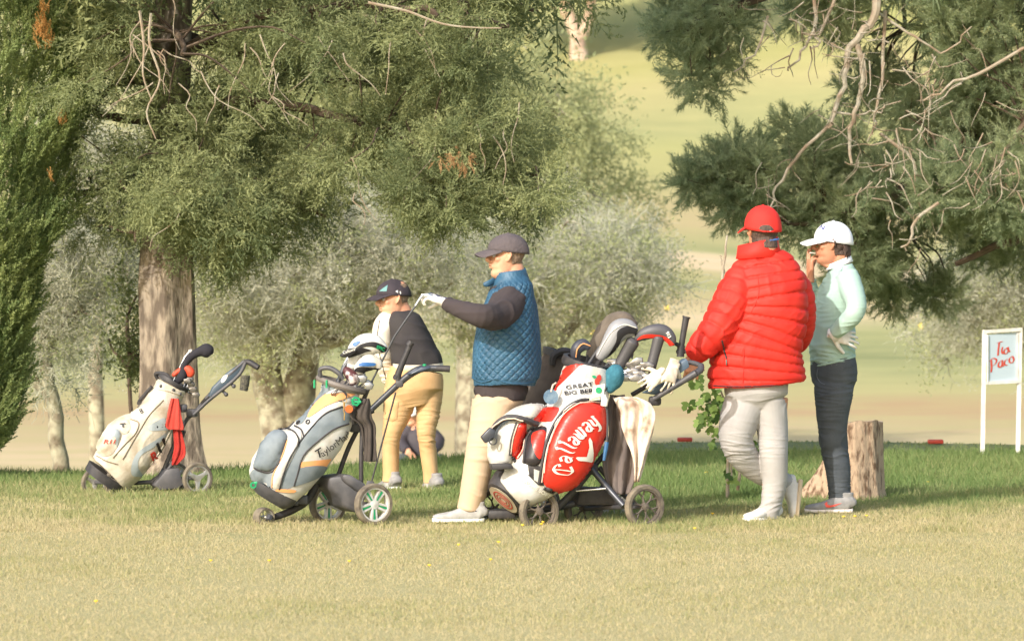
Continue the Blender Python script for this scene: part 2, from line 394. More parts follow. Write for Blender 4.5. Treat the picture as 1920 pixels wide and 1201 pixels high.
# ---------------------------------------------------------------- fast mesh of loose triangles with a random tint per face
def trimesh(name,V,rnd,material,parent=None):
    V=np.asarray(V,np.float32).reshape(-1,3); n=len(V); t=n//3
    me=bpy.data.meshes.new(name); me.vertices.add(n); me.loops.add(n); me.polygons.add(t)
    base=np.array(world_loc(parent)) if parent is not None else V.mean(0)*[1,1,0]
    me.vertices.foreach_set('co',(V-base).astype(np.float32).ravel()); me.loops.foreach_set('vertex_index',np.arange(n,dtype=np.int32))
    me.polygons.foreach_set('loop_start',np.arange(0,n,3,dtype=np.int32)); me.update()
    a=me.attributes.new('rnd','FLOAT','FACE'); a.data.foreach_set('value',np.asarray(rnd,np.float32))
    o=bpy.data.objects.new(name,me); COL.objects.link(o)
    if parent is not None: o.parent=parent
    else: o.location=Vector(base)
    me.materials.append(material); return o
def grass():
    A=[];C=[]
    def zone(d0,d1,n,h0,h1,w,col):
        u=RNG.random(n); D=np.sqrt(d0**2+(d1**2-d0**2)*u); X=RNG.uniform(-1,1,n)*(.128*D+.25)
        # tussocky: clump by noise
        c=_crestv(X,D); keep=D<c+.1; D=D[keep]; X=X[keep]; c=c[keep]; n=len(D)
        q=vnoise(np.stack([X,D*.6,0*X],1),3,3)+.7*vnoise(np.stack([X,D,0*X],1),9,4)
        h=(h0+(h1-h0)*RNG.random(n)**2)*(1+.22*q); a=RNG.uniform(0,6.28,n); lean=RNG.normal(0,.45,(n,2))
        z=-.004*np.maximum(0,D-c+3)+.006*np.sin(X*2.3+D)*np.sin(D*1.7+X)-.004
        B=np.stack([X,D,z],1); dx=np.stack([np.cos(a),np.sin(a)*.6,0*a],1)*(w*RNG.uniform(.6,1.3,n))[:,None]
        T=B+np.stack([lean[:,0]*h,lean[:,1]*h,h],1); A.append(np.stack([B-dx,B+dx,T],1))
        C.append(np.clip(col(D,X,q)+RNG.normal(0,.17,n),0,1))
    fc=lambda D,X,q: np.clip((D-22.6+.9*q+.5*np.sin(X*1.1+1))/5.,0,1)*.78+.10+.14*q
    zone(15.5,23.2,230000,.008,.024,.0032,fc); zone(23,26.8,130000,.012,.045,.0035,fc); zone(26.0,31.4,110000,.02,.07,.0045,fc)
    zone(30.8,36,30000,.008,.02,.006,lambda D,X,q:.75+.1*q)
    m=bpy.data.materials.new('grass blades'); m.use_nodes=True; nt=m.node_tree; N=nt.nodes; L=nt.links; b=N['Principled BSDF']; b.inputs['Roughness'].default_value=.65; b.inputs['Specular IOR Level'].default_value=.2
    at=N.new('ShaderNodeAttribute'); at.attribute_name='rnd'; r=N.new('ShaderNodeValToRGB'); L.new(at.outputs['Fac'],r.inputs[0]); e=r.color_ramp
    for k,(p,c) in enumerate([(0,(192,178,140)),(.25,(172,164,118)),(.55,(146,152,100)),(1,(112,134,78))]):
        if k<1: el=e.elements[0]
        elif k==3: el=e.elements[-1]
        else: el=e.elements.new(p)
        el.position=p; el.color=(*lin(c),1)
    L.new(r.outputs[0],b.inputs['Base Color']); t=N.new('ShaderNodeBsdfTranslucent'); L.new(r.outputs[0],t.inputs[0]); ms=N.new('ShaderNodeMixShader'); ms.inputs[0].default_value=.35
    L.new(b.outputs[0],ms.inputs[1]); L.new(t.outputs[0],ms.inputs[2]); L.new(ms.outputs[0],N['Material Output'].inputs[0])
    o=trimesh('grass',np.concatenate(A),np.concatenate(C),m); tag(o,'grass blades, dry in front and lush green behind','grass',kind='stuff')
def _crestv(X,D):
    px=CX+F*X/np.maximum(D,1); return 13068/(np.interp(px,[-400,0,400,700,900,1230,1700,1920,2400],[890,884,880,868,850,824,826,830,835])-CY)
grass()

scene.cycles.max_bounces=6; scene.cycles.diffuse_bounces=3; scene.cycles.transmission_bounces=3; scene.cycles.volume_bounces=0
# ================================================================ trees
def norm(a): return a/(np.linalg.norm(a,axis=-1,keepdims=True)+1e-9)
def leaflet(p,d,L,w,side):
    d=norm(np.array(d,float)); s=norm(np.cross(d,np.array(side,float)+1e-3)); p=np.array(p,float)
    return [p-s*w,p+s*w,p+d*L]
def template(kind,seed):
    r=np.random.default_rng(seed); T=[]
    if kind in('cedar','plume'):
        n=12 if kind=='cedar' else 13
        for i in range(n):
            t=.08+.9*i/n; s=1 if i%2 else -1; ang=(.85 if kind=='cedar' else .5)+r.normal(0,.12); l=(1-t*.75)*(.42 if kind=='cedar' else .34)*r.uniform(.7,1.2)
            base=np.array([.03*math.sin(3*t),r.normal(0,.02),t]); yaw=r.normal(0,.5 if kind=='cedar' else 1.2)
            d=np.array([math.sin(ang)*s*math.cos(yaw),math.sin(ang)*math.sin(yaw),math.cos(ang)])
            m=6
            for j in range(m):
                q=base+d*l*(j/m); e=norm(d+r.normal(0,.42,3)); T.append(leaflet(q,e,l*.36,.020 if kind=='cedar' else .029,r.normal(size=3)))
        T.append(leaflet((0,0,0),(0,0,1),1,.012,(0,1,0)))
    elif kind=='needle':
        for i in range(64):
            t=r.uniform(.05,1); a=r.uniform(0,6.28); o=r.uniform(.45,.95); d=(math.cos(a)*math.sin(o),math.sin(a)*math.sin(o),math.cos(o)); T.append(leaflet((0,0,t),d,r.uniform(.28,.45),.013,r.normal(size=3)))
        T.append(leaflet((0,0,0),(0,0,1),1,.02,(0,1,0)))
    elif kind=='twig':
        for b in range(11):
            p=np.zeros(3); d=norm(np.array([r.normal(0,.6),r.normal(0,.6),1])); w=.014
            for k in range(6):
                d=norm(d+r.normal(0,.5,3)); q=p+d*.15; s=norm(np.cross(d,r.normal(size=3)))*w
                T.append([p-s,p+s,q+s*.8]); T.append([p-s,q+s*.8,q-s*.8]); p=q; w*=.82
    elif kind=='lichen':
        for b in range(46):
            p=r.normal(0,.28,3)+np.array([0,0,.5]); T.append(leaflet(p,r.normal(size=3),.13,.028,r.normal(size=3)))
    elif kind=='broad':
        for b in range(30):
            p=r.normal(0,.3,3)+np.array([0,0,.5]); T.append(leaflet(p,r.normal(size=3)+np.array([0,0,-.6]),.22,.06,r.normal(size=3)))
    return np.array(T)
TPL={k:[template(k,s) for s in range(5)] for k in('cedar','plume','needle','twig','lichen','broad')}
def place(kind,O,Dr,S,seed=0):
    """instances of a spray template: origins O, directions Dr, sizes S -> (tri verts, index of spray per tri)"""
    r=np.random.default_rng(seed+99); out=[];idx=[]; which=r.integers(0,5,len(O)); Dr=norm(Dr)
    for k in range(5):
        m=np.where(which==k)[0]
        if not len(m): continue
        T=TPL[kind][k]; z=Dr[m]; u=norm(np.cross(z,r.normal(size=(len(m),3)))); v=np.cross(z,u)
        M=np.stack([u,v,z],2)*S[m][:,None,None]
        V=np.einsum('nij,tkj->ntki',M,T)+O[m][:,None,None,:]
        out.append(V.reshape(-1,3)); idx.append(np.repeat(m,len(T)))
    return np.concatenate(out),np.concatenate(idx)
def inpoly(x,y,P):
    P=np.array(P,float); c=np.zeros(len(x),bool); j=len(P)-1
    for i in range(len(P)):
        xi,yi=P[i];xj,yj=P[j]; c^=((yi>y)!=(yj>y))&(x<(xj-xi)*(y-yi)/(yj-yi+1e-9)+xi); j=i
    return c
def sample(P,n,D0,D1,r):
    """n clump centres spread through a volume whose cross-section is the polygon"""
    P=np.array(P,float); lo,hi=P.min(0),P.max(0); out=[]; tries=0; big=(hi-lo).min()>110
    while sum(map(len,out))<n:
        tries+=1
        x=r.uniform(lo[0],hi[0],n*2); y=r.uniform(lo[1],hi[1],n*2); m=inpoly(x,y,P)&((vnoise(np.stack([x,y,0*x],1)*.022,1,int(lo[0])%97)>-.28)|(tries>40)|(not big)); D=r.uniform(D0,D1,n*2)[m]; x=x[m];y=y[m]; Dm=(D0+D1)/2
        out.append(np.stack([(x-CX)*Dm/F,D,H-(y-CY)*Dm/F],1))
    return np.concatenate(out)[:n]
def crown(kind,C,per,rad,size,drop,r,up=0.,out=1.,flat=1.):
    """per sprays round each clump centre; drop = downward pull of the tips"""
    n=len(C); c=np.repeat(C,per,0); d=r.normal(size=(n*per,3)); d[:,2]*=flat; d=norm(d)
    O=c+d*(rad*r.random(n*per)**.5)[:,None]; d2=d*out+r.normal(0,.35,(n*per,3)); d2[:,2]+=up-drop
    V,i=place(kind,O,d2,size*r.uniform(.6,1.3,n*per),int(r.integers(1e6)))
    cl=r.random(n)[i//per]; return V,np.clip(cl*.6+r.random(len(i))*.2+r.random(n*per)[i]*.25,0,1)
def limbs(mb,lines,D,k=4,n=7,wob=.02,r=None):
    """lines: list of [(px,py,radius_px,depth_off),...]; returns points along them"""
    pts=[]
    for ln in lines:
        P=[tuple(PT(a[0],a[1],D+(a[3] if len(a)>3 else 0))) for a in ln]; rr=[a[2]*D/F for a in ln]; A=cr(np.hstack([np.array(P),np.array(rr)[:,None]]),k)
        if r is not None: A[1:,:3]+=r.normal(0,wob,(len(A)-1,3))*np.linspace(0,1,len(A)-1)[:,None]
        mb.tube(A[:,:3],list(np.maximum(A[:,3],.002)),n); pts.append(A[:,:3])
    return np.concatenate(pts)
def twigs(mb,C,L,r,rad=.006,sag=.0,frac=1.,n=4):
    """thin branches joining clump centres to the nearest limb"""
    for c in C:
        if r.random()>frac: continue
        j=np.argmin(((L-c)**2).sum(1)); a=L[j]; d=c-a; ln=np.linalg.norm(d)
        if ln<.05: continue
        m1=a+d*.35+r.normal(0,.06*ln,3)+np.array([0,0,.10*ln]); m2=a+d*.7+r.normal(0,.06*ln,3)+np.array([0,0,.08*ln])
        mb.tube(cr([a,m1,m2,c],3),list(np.linspace(rad*(1+ln*.6),rad*.45,10)),n,cap=False)
BARK=mat('rough brown bark',(104,92,80),.95,(162,148,130),scale=9,bump=1,bscale=22,stretch=(2.2,2.2,.7),detail=10,lo=.42,hi=.62)
BARKD=mat('dark twigs',(74,60,50),.9,(104,88,72),scale=8,bump=.6,bscale=30)
BARKP=mat('pale bare twigs',(168,160,142),.9,(140,118,96),scale=9)
BARKL=mat('lichen bark',(118,106,88),.9,(172,166,142),scale=7,bump=.8,bscale=30,lo=.4,hi=.6)
def rg(s): return np.random.default_rng(s)
def tree(name,D,px,label,group=None,cat='tree',z=None):
    b=PT(px,0,D); b.z=ground_z(b.x,D) if z is None else z; return thing(name,b,label,cat,group)
def emit(root,parts,material,name='foliage'):
    V=np.concatenate([p[0] for p in parts]); c=np.concatenate([p[1] for p in parts]); return trimesh(name,V,c,material,root)
# -- the large conifer with the flared trunk
def big_conifer():
    D=28.7; r=rg(1); t=tree('conifer_tree',D,318,'large dark conifer with thick flared brown trunk behind the leftmost white golf bag','conifers on the tee')
    tr=MB()
    def flute(f,a): return 1+(.16*(1-f)**4+.02)*math.sin(5*a+1.3)+.025*math.sin(11*a+f*7)
    pts=[(300,905,100),(304,885,86),(309,850,68),(313,800,57),(316,740,52),(315,640,50),(312,520,50),(314,400,43),(318,250,38),(322,80,36),(330,-200,33),(336,-600,26),(340,-1100,14),(342,-1500,4)]
    tr.tube([PT(a,b,D) for a,b,_ in pts],[c*D/F for *_,c in pts],28,k=6,mod=flute)
    me=me_from(tr); 
    obj('trunk',tr,BARK,t)
    br=MB()
    L=limbs(br,[[(315,352,11),(220,356,8),(130,362,6),(60,350,3)],[(318,225,12),(230,222,9),(150,206,7),(90,190,4)],[(318,160,10),(240,150,9),(190,170,5)],[(318,120,12),(250,90,8),(200,40,5)],
      [(325,110,14),(450,40,11,-.3),(640,10,9,-.6),(800,20,7,-.8),(950,50,4,-.8)],[(322,300,11),(430,350,8,-.3),(540,385,6,-.5),(600,410,4,-.5)],
      [(322,200,13),(480,190,10,-.4),(680,230,8,-.8),(860,290,6,-1),(1010,330,3,-1)],[(325,60,12),(480,110,9,.3),(650,150,6,.5),(900,150,4,.5)],[(325,-60,14),(600,-90,11),(850,-40,8),(1010,20,4)],
      [(320,340,9),(290,400,5,-.5),(250,450,3,-.6)],[(322,260,9),(380,330,7,-.7),(420,430,4,-.9)],[(330,-250,14),(100,-300,8),(-100,-260,4)],[(330,-350,14),(600,-420,8),(860,-330,4)],[(336,-600,12),(100,-680,5)],[(336,-600,12),(600,-700,5)],
      [(325,100,10),(330,60,7,-1.),(340,100,4,-1.6)]],D,r=r)
    dense=[(150,-60),(1035,-60),(1025,70),(960,130),(985,210),(900,260),(760,230),(690,290),(600,320),(560,390),(480,450),(380,480),(330,420),(260,420),(160,330),(150,210),(200,120),(150,60)]
    c1=sample(dense,158,D-1.5,D+1.1,r); 
    hole=lambda C: ~inpoly(CX+F*C[:,0]/C[:,1],CY-F*(C[:,2]-H)/C[:,1],[(225,20),(350,0),(360,170),(240,180)])
    c1=c1[hole(c1)]
    low=[(640,230),(760,200),(920,210),(1000,230),(980,330),(1050,330),(1000,390),(930,380),(870,400),(760,400),(690,360),(640,300)]
    c2=sample(low,62,D-1.6,D-.4,r)
    sk=[(380,430),(600,300),(660,340),(560,440),(470,500),(390,480)]; c3=sample(sk,24,D-1,D+.3,r)
    lft=[(130,380),(250,380),(260,440),(180,440),(140,420)]; c4=sample(lft,9,D-.6,D+.4,r)
    tk=[(240,280),(420,280),(470,430),(420,480),(330,470),(290,400),(230,400)]; c5=sample(tk,22,D-1.5,D-.5,r)
    up=sample([(-250,-700),(336,-1500),(900,-700),(1050,-60),(-150,-60)],190,D-2,D+2,r)
    lines=[(c1,26,.17,.24,.42),(c2,30,.15,.22,.30),(c3,18,.13,.2,.4),(c4,18,.12,.2,.4),(c5,26,.15,.24,.6),(up,20,.34,.5,.35)]
    P=[crown('cedar',c,n,a,b,dr,r,flat=.7) for c,n,a,b,dr in lines]
    emit(t,P,leafmat('cedar spray green',(100,114,78),(174,178,126),.44))
    twigs(br,np.concatenate([c1,c2,c3,c4,c5,up[:60]]),L,r,.007)
    obj('branch',br,BARKD,t)
    dd=MB()      # hanging dead twigs
    for _ in range(34):
        x,y=[(265,60),(290,90),(470,90),(520,120),(300,330),(360,160),(430,100),(860,260),(640,100),(780,60),(700,330),(930,230)][r.integers(12)]; x+=r.normal(0,28); y+=r.normal(0,30); l=r.uniform(40,150); p=[(x,y)]; dx=r.normal(0,12)
        for q in range(4): p.append((p[-1][0]+dx+r.normal(0,9),p[-1][1]+l/4))
        dd.tube(cr([tuple(PT(a,b,D-1.55)) for a,b in p],3),list(np.linspace(.0048,.0018,13)),5)
    for ln in ([(690,5),(760,20),(830,45),(890,52),(940,53)],[(262,20),(270,90),(268,140),(285,190)],[(283,25),(280,80),(300,150),(275,210),(292,260)]):
        dd.tube(cr([tuple(PT(a,b,D-1.75)) for a,b in ln],4),list(np.linspace(.010,.004,len(ln)*4-3)),6)
    obj('dead_twigs',dd,BARKP,t)
    bc=sample([(815,285),(880,290),(850,325),(830,318)],4,D-1.95,D-1.85,r); emit(t,[crown('plume',bc,8,.05,.08,.9,r)],leafmat('brown dead leaves',(164,124,84),(206,170,124)),'dead_leaves')
# -- lichen-covered bare trees
LICH=leafmat('lichen twigs',(164,162,140),(208,206,184),.42); OLIV=leafmat('olive leaves',(142,150,104),(190,192,142),.45); DARKOL=leafmat('dull green leaves',(88,98,60),(128,134,84),.35)
def lichen_tree(name,D,px,lines,polys,dz,ntw,nlf,label,group,r,leaf=OLIV,sz=.42,z=None,ex=0):
    t=tree(name,D,px,label,group,z=z); tr=MB(); L=limbs(tr,lines,D,r=r,n=10,wob=.035)
    C=np.concatenate([sample(p,int(w*.72),D-dz,D+dz,r) for p,w in polys]); lines=[[(a[0],a[1],a[2]*.72)+tuple(a[3:]) for a in l] for l in lines]
    twigs(tr,C,L,r,.009,n=5); obj('trunk',tr,BARKL,t)
    emit(t,[crown('twig',C,ntw,.28,sz,.12,r),crown('twig',C,max(2,ntw//3),.5,sz*1.2,.3,r),crown('lichen',C,ntw,.45,sz*.6,.2,r)],LICH,'lichen_twigs')
    emit(t,[crown('lichen',C,nlf,.40,sz*.8,.3,r)],leaf,'foliage')
    return t
def backdrop_trees():
    r=rg(5)
    lichen_tree('lichen_tree',32.5,112,[[(122,915,19),(112,860,16),(104,780,15),(92,700,13),(88,630,12),(96,560,8),(120,480,4)],[(103,760,10),(78,725,8),(58,690,7),(50,620,4)],[(90,650,8),(140,590,6),(200,540,4),(235,480,3)],[(90,620,7),(60,560,5),(70,500,3)]],
        [([(62,480),(120,440),(250,430),(268,560),(220,600),(200,650),(120,680),(60,690),(48,620)],85)],.7,7,3,'small crooked tree with pale lichen crown at left beside the cypress','pale lichen trees',r,OLIV,.26)
    tt=tree('leafy_shrub',31,245,'loose dark-leaved bush hanging beside the thick flared trunk','shrubs and saplings',cat='shrub'); b=MB(); L=limbs(b,[[(250,900,5),(246,760,4),(240,640,4),(250,560,2)],[(246,700,3),(200,640,2)]],31,r=r)
    c=sample([(215,560),(275,540),(290,700),(235,700),(190,640)],14,30.7,31.3,r); twigs(b,c,L,r,.005); obj('stem',b,BARKD,tt); emit(tt,[crown('broad',c,7,.12,.16,.4,r)],DARKOL)
    lichen_tree('lichen_tree',40,540,[[(530,930,44),(528,840,38),(512,760,32),(498,680,28),(486,600,22),(470,540,14),(430,480,7)],[(545,900,40),(556,800,36),(566,700,30),(586,630,22),(640,560,14),(720,500,8)],[(500,680,16),(440,620,12),(400,560,7)],[(580,650,18),(680,620,10),(760,560,7),(850,520,5)],[(480,570,12),(520,480,8),(560,420,5)],[(600,600,13),(620,520,9),(660,440,5)]],
        [([(370,500),(420,440),(560,420),(640,360),(760,420),(840,470),(840,540),(720,560),(620,600),(540,600),(440,640),(372,600)],185)],1.5,8,5,'broad twisted tree with two pale lichen trunks behind the orange and white bag','pale lichen trees',r,OLIV,.36)
    lichen_tree('lichen_tree',46,1010,[[(1010,960,26),(1005,800,22),(1000,650,18),(960,560,12),(900,480,6)],[(1003,700,14),(1080,600,10),(1150,520,5)],[(1000,640,12),(1020,520,8),(1060,430,5)]],
        [([(820,420),(1000,400),(1150,440),(1225,500),(1190,580),(1100,640),(1030,640),(860,620),(800,540)],115)],1.8,7,8,'wide pale twiggy tree behind the man in the quilted blue vest','pale lichen trees',r,OLIV,.42)
    lichen_tree('lichen_tree',52,180,[[(185,900,16),(180,700,14),(200,500,10),(220,350,6)],[(185,600,9),(130,450,6)]],
        [([(100,180),(280,180),(290,500),(240,560),(90,520)],70)],1.5,7,4,'faint pale twiggy tree seen in the gap between the cypress and the flared trunk','pale lichen trees',r,OLIV,.5)
    # olive weeping tree, out of focus
    t=tree('weeping_tree',58,900,'soft olive-green weeping tree beyond the hanging conifer branches'); b=MB(); L=limbs(b,[[(880,900,30),(880,600,26),(860,350,20),(880,100,16),(900,-200,8)],[(870,400,14),(980,250,9),(1100,220,5)],[(868,500,14),(1000,420,9),(1130,380,5)],[(875,250,12),(760,100,8)],[(880,150,12),(960,40,8)]],58,r=r)
    c=sample([(600,-60),(990,-60),(1005,70),(1030,150),(1160,225),(1150,300),(1185,400),(1170,490),(1000,560),(860,480),(640,460),(560,250)],170,56,60,r); twigs(b,c,L,r,.015,n=5); obj('branch',b,BARKL,t)
    emit(t,[crown('lichen',c,9,.55,.5,.5,r),crown('cedar',c,5,.5,.6,.6,r)],OLIV)
    lichen_tree('lichen_tree',47,1830,[[(1960,900,20),(1950,700,18),(1900,600,12),(1820,560,8),(1740,570,4)],[(1930,650,12),(1880,520,8),(1800,480,5)]],
        [([(1645,575),(1700,510),(1800,450),(1940,420),(1960,620),(1850,610),(1790,640),(1720,600)],75)],1.2,7,4,'pale lichen tree at far right behind the white name board','pale lichen trees',r,OLIV,.42)
    # far eucalyptus on the slope, its crown above the picture
    D=208.; t=tree('eucalyptus_tree',D,1088,'distant tree with forked pinkish trunk high on the sunlit slope'); z=t.location.z; b=MB()
    def W(x,y,rr): return (1085+x*36,CY-(z-H)*F/D+8-y*40,rr*.72)
    L=limbs(b,[[W(0,-.3,34),W(0,.3,26),W(-.1,1.2,19),W(-.5,2.2,16),W(-.9,4,12),W(-1.2,8,8),W(-2,12,4)],[W(0,1.,17),W(.5,2.,15),W(.8,4,12),W(1.4,7,8),W(2.4,11,4)],[W(-.3,1.8,9),W(-1.5,3,8),W(-3,5,5)],[W(.7,3.6,8),W(2,5.5,5)]],D,r=r,wob=.05,n=10)
    obj('trunk',b,mat('pinkish smooth bark',(168,142,124),.85,(206,182,160),scale=1.5),t)
    c=sample([(1085+x*40,CY-(z-H)*F/D-y*40) for x,y in ((-4,4),(-5,7),(-3,11),(2,12),(5,9),(4,5),(1,4))],110,D-4,D+4,r); emit(t,[crown('broad',c,16,.8,1.1,.5,r)],DARKOL)
    D=165.; t=tree('hillside_tree',D,560,'dark distant tree far up the slope behind the conifer'); b=MB(); z=t.location.z; y0=CY-(z-H)*F/D
    L=limbs(b,[[(560,y0+6,18),(565,y0-120,14),(560,y0-300,8)]],D,r=r); obj('trunk',b,BARKL,t); c=sample([(430,y0-120),(480,y0-320),(580,y0-400),(690,y0-300),(720,y0-130)],60,D-3,D+3,r); emit(t,[crown('broad',c,14,.9,1.1,.3,r)],DARKOL)
def right_tree():
    D=32.; r=rg(11); t=tree('conifer_tree',D,2080,'wide conifer at right with bare drooping branches and rounded needle clumps','conifers on the tee')
    tr=MB(); pts=[(2085,905,80),(2080,850,62),(2075,700,55),(2070,400,50),(2070,100,45),(2075,-300,38),(2080,-800,26),(2080,-1300,8)]
    tr.tube([PT(a,b,D) for a,b,_ in pts],[c*D/F for *_,c in pts],24,k=5,mod=lambda f,a:1+(.14*(1-f)**4+.02)*math.sin(5*a)); obj('trunk',tr,BARK,t)
    dk=MB(); L=limbs(dk,[[(2070,60,18),(1900,180,13,-.2),(1760,300,10,-.4),(1620,400,7,-.6),(1480,420,4,-.8)],[(2070,200,16),(1900,330,12,.4),(1750,420,8,.6),(1650,470,5,.6)],[(2070,-120,20),(1850,-120,16),(1600,-60,12,-.3),(1430,-10,8,-.5),(1300,60,4,-.5)],[(2070,-40,14),(1850,40,9),(1700,60,6)],
        [(2070,120,14),(1950,200,8,-.8),(1850,330,5,-1)],[(2072,300,13),(1930,430,9,-.6),(1800,500,5,-.8)],[(2075,-400,14),(1700,-450,8)],[(2075,-400,14),(2400,-450,8)],[(2075,-700,10),(1800,-760,5)]],D,r=r)
    reg=[([(1240,-60),(1390,-60),(1400,60),(1370,150),(1390,200),(1340,235),(1320,200),(1280,160),(1262,90),(1245,60)],34,D-.9,D+.1,.13),
         ([(1390,-60),(1640,-60),(1600,30),(1520,70),(1400,80)],18,D-.6,D+.6,.12),
         ([(1250,355),(1330,300),(1400,250),(1440,270),(1430,340),(1400,400),(1320,390)],26,D-1.1,D-.5,.11),
         ([(1430,240),(1560,200),(1620,260),(1640,360),(1540,430),(1420,420),(1400,330)],34,D-1,D-.2,.12),
         ([(1480,400),(1620,330),(1740,390),(1760,470),(1640,520),(1560,520),(1480,470)],34,D-.8,D+.2,.13),
         ([(1640,200),(1960,150),(1960,470),(1840,480),(1720,440),(1620,330)],95,D-.3,D+1.0,.17),
         ([(1730,-60),(1960,-60),(1960,200),(1860,240),(1760,180),(1700,60)],46,D-1.2,D-.1,.14),
         ([(1720,280),(1960,260),(1960,420),(1860,430),(1740,380)],34,D-1.5,D-.7,.13),
         ([(1590,440),(1720,440),(1640,500),(1600,540)],10,D-.3,D+.3,.12),([(1650,540),(1700,540),(1710,560),(1660,560)],3,D,D+.2,.07),([(1730,540),(1790,530),(1790,570),(1740,570)],5,D,D+.3,.08),([(1560,30),(1700,60),(1680,180),(1580,180)],8,D+.2,D+.9,.12)]
    cs=[];P=[]
    for pl,n,a,b,rad in reg:
        c=sample(pl,n,a,b,r); cs.append(c); P.append(crown('needle',c,34,rad,.14,-.05,r,out=1.1)); P.append(crown('cedar',c,9,rad,.18,.1,r))
    up=sample([(1500,-60),(2700,-60),(2500,-800),(2080,-1400),(1700,-800)],150,D-2,D+2,r); P.append(crown('needle',up,26,.35,.42,0,r)); rt=sample([(1960,0),(2700,0),(2700,480),(2000,480)],90,D-2,D+1.5,r); P.append(crown('needle',rt,26,.22,.3,0,r))
    emit(t,P,leafmat('needle clump green',(112,132,96),(200,206,162),.5))
    twigs(dk,np.concatenate(cs+[up[:40]]),L,r,.007); obj('branch',dk,BARKD,t)
    pl=MB()      # bare pale branches
    Lp=limbs(pl,[[(a[0],a[1],a[2]*.62)+tuple(a[3:]) for a in l] for l in [[(1600,-120,16,-.9),(1642,-10,14,-1),(1638,40,12,-1),(1602,75,10,-1),(1585,140,8,-1),(1570,210,6,-1),(1552,240,3,-1)],[(1605,75,9,-1),(1618,130,8,-1),(1612,190,7,-1),(1596,240,6,-1),(1590,310,4,-1)],[(1525,-20,6,-1),(1528,50,5,-1),(1510,90,4,-1),(1470,130,3,-1)],[(1565,0,5,-1),(1540,60,4,-1),(1520,90,3,-1)],[(1660,20,6,-.9),(1655,120,5,-.9),(1642,220,4,-.9),(1630,260,2,-.9)],
       [(1920,90,5,-1.4),(1850,130,5,-1.4),(1790,160,4,-1.4),(1730,190,3,-1.4)],[(1560,230,5,-.9),(1500,290,5,-.9),(1460,350,4,-.9),(1440,390,2,-.9)],[(1560,210,4,-1),(1620,215,3,-1),(1680,190,2,-1)],[(1640,20,5,-.9),(1700,60,4,-.9),(1760,90,3,-.9),(1830,60,2,-.9)],[(1760,380,5,-1.2),(1720,410,5,-1.2),(1705,450,4,-1.2),(1698,475,2,-1.2)],[(1650,250,5,-.8),(1700,290,5,-.8),(1740,360,3,-.8)],[(1440,30,4,-.9),(1420,90,3,-.9),(1370,140,2,-.9)]]],D-.5,r=r,wob=.022)
    for _ in range(90):
        a=Lp[r.integers(len(Lp))]+r.normal(0,.10,3)*[1,.4,1]; d=norm(r.normal(0,1,3)+np.array([0,0,-.8])); p=[a]
        for q in range(4): d=norm(d+r.normal(0,.35,3)); p.append(p[-1]+d*r.uniform(.04,.11))
        pl.tube(cr(p,2),list(np.linspace(.0038,.0012,9)),4,cap=False)
    for cx,cy in ((1700,260),(1860,320),(1740,150),(1500,60),(1850,300),(1660,320),(1640,110)):
        for _ in range(15):
            a=np.array(PT(cx+r.normal(0,35),cy+r.normal(0,35),D-1.6)); d=norm(np.array([r.normal(0,.8),r.normal(0,.3),-1])); p=[a]
            for q in range(3): d=norm(d+r.normal(0,.4,3)); p.append(p[-1]+d*r.uniform(.05,.13))
            pl.tube(cr(p,2),list(np.linspace(.006,.002,7)),4,cap=False)
    obj('bare_branches',pl,BARKP,t)
def cypress():
    D=28.2; r=rg(21); t=tree('cypress_tree',D,-60,'tall dense upright cypress with orange dead tufts at the left edge'); tr=MB()
    tr.tube([PT(-62,y,D) for y in (1000,700,200,-400,-900)],[.12,.11,.1,.08,.03],14,k=4); obj('trunk',tr,BARKD,t)
    r0=world_loc(t); edge=[(-1100,30),(-700,130),(-300,205),(0,246),(150,238),(300,205),(440,178),(520,135),(600,116),(700,106),(800,86),(850,66),(905,40)]  # (py, half-width in px from the axis)
    ey=[a for a,_ in edge]; ew=[b for _,b in edge]; O=[];Dr=[];
    N=10500; y=r.uniform(-1050,900,N); y=np.where(r.random(N)<.72,r.uniform(-80,850,N),y); a=r.uniform(0,2*math.pi,N); f=np.sqrt(r.uniform(.55,1,N))
    lump=1+.07*np.sin(a*5+y*.021)+.06*np.sin(y*.035+a*2)
    w_=np.interp(y,ey,ew)*D/F*f*lump; X=r0.x+w_*np.cos(a)-.02; Y=D+w_*np.sin(a)*.9; Z=H-(y-CY)*D/F
    O=np.stack([X,Y,Z],1); d=np.stack([np.cos(a)*.55,np.sin(a)*.55,np.full(N,1.)],1)+r.normal(0,.28,(N,3)); S=r.uniform(.13,.24,N)
    V,i=place('plume',O,d,S,3); cl=.5+.5*np.sin(a*4+y*.03+1)*np.sin(y*.05)
    rn=np.clip(cl[i]*.45+r.random(N)[i]*.35+r.random(len(i))*.2,0,1)
    trimesh('foliage',V,rn,leafmat('cypress green',(102,126,76),(182,190,126),.42),t)
    Oo=[];dd=[]
    for cx,y0,y1,n in((104,30,105,60),(130,222,240,14),(8,350,365,5),(112,338,345,3)):
        for _ in range(n):
            y=r.uniform(y0,y1); x=cx+r.normal(0,(y-y0)*.12+3); w0=np.interp(y,ey,ew)*D/F; x3=(x-CX)*D/F; dx=x3-r0.x; Oo.append((x3,D-math.sqrt(max(.01,(w0*1.05)**2-dx*dx))*.93-.05,H-(y-CY)*D/F)); dd.append((r.normal(0,.3),-.3,1))
    V,i=place('plume',np.array(Oo),np.array(dd),r.uniform(.05,.11,len(Oo)),5); trimesh('dead_foliage',V,r.random(len(i)),leafmat('orange dead foliage',(200,146,84),(226,182,120),.3),t)
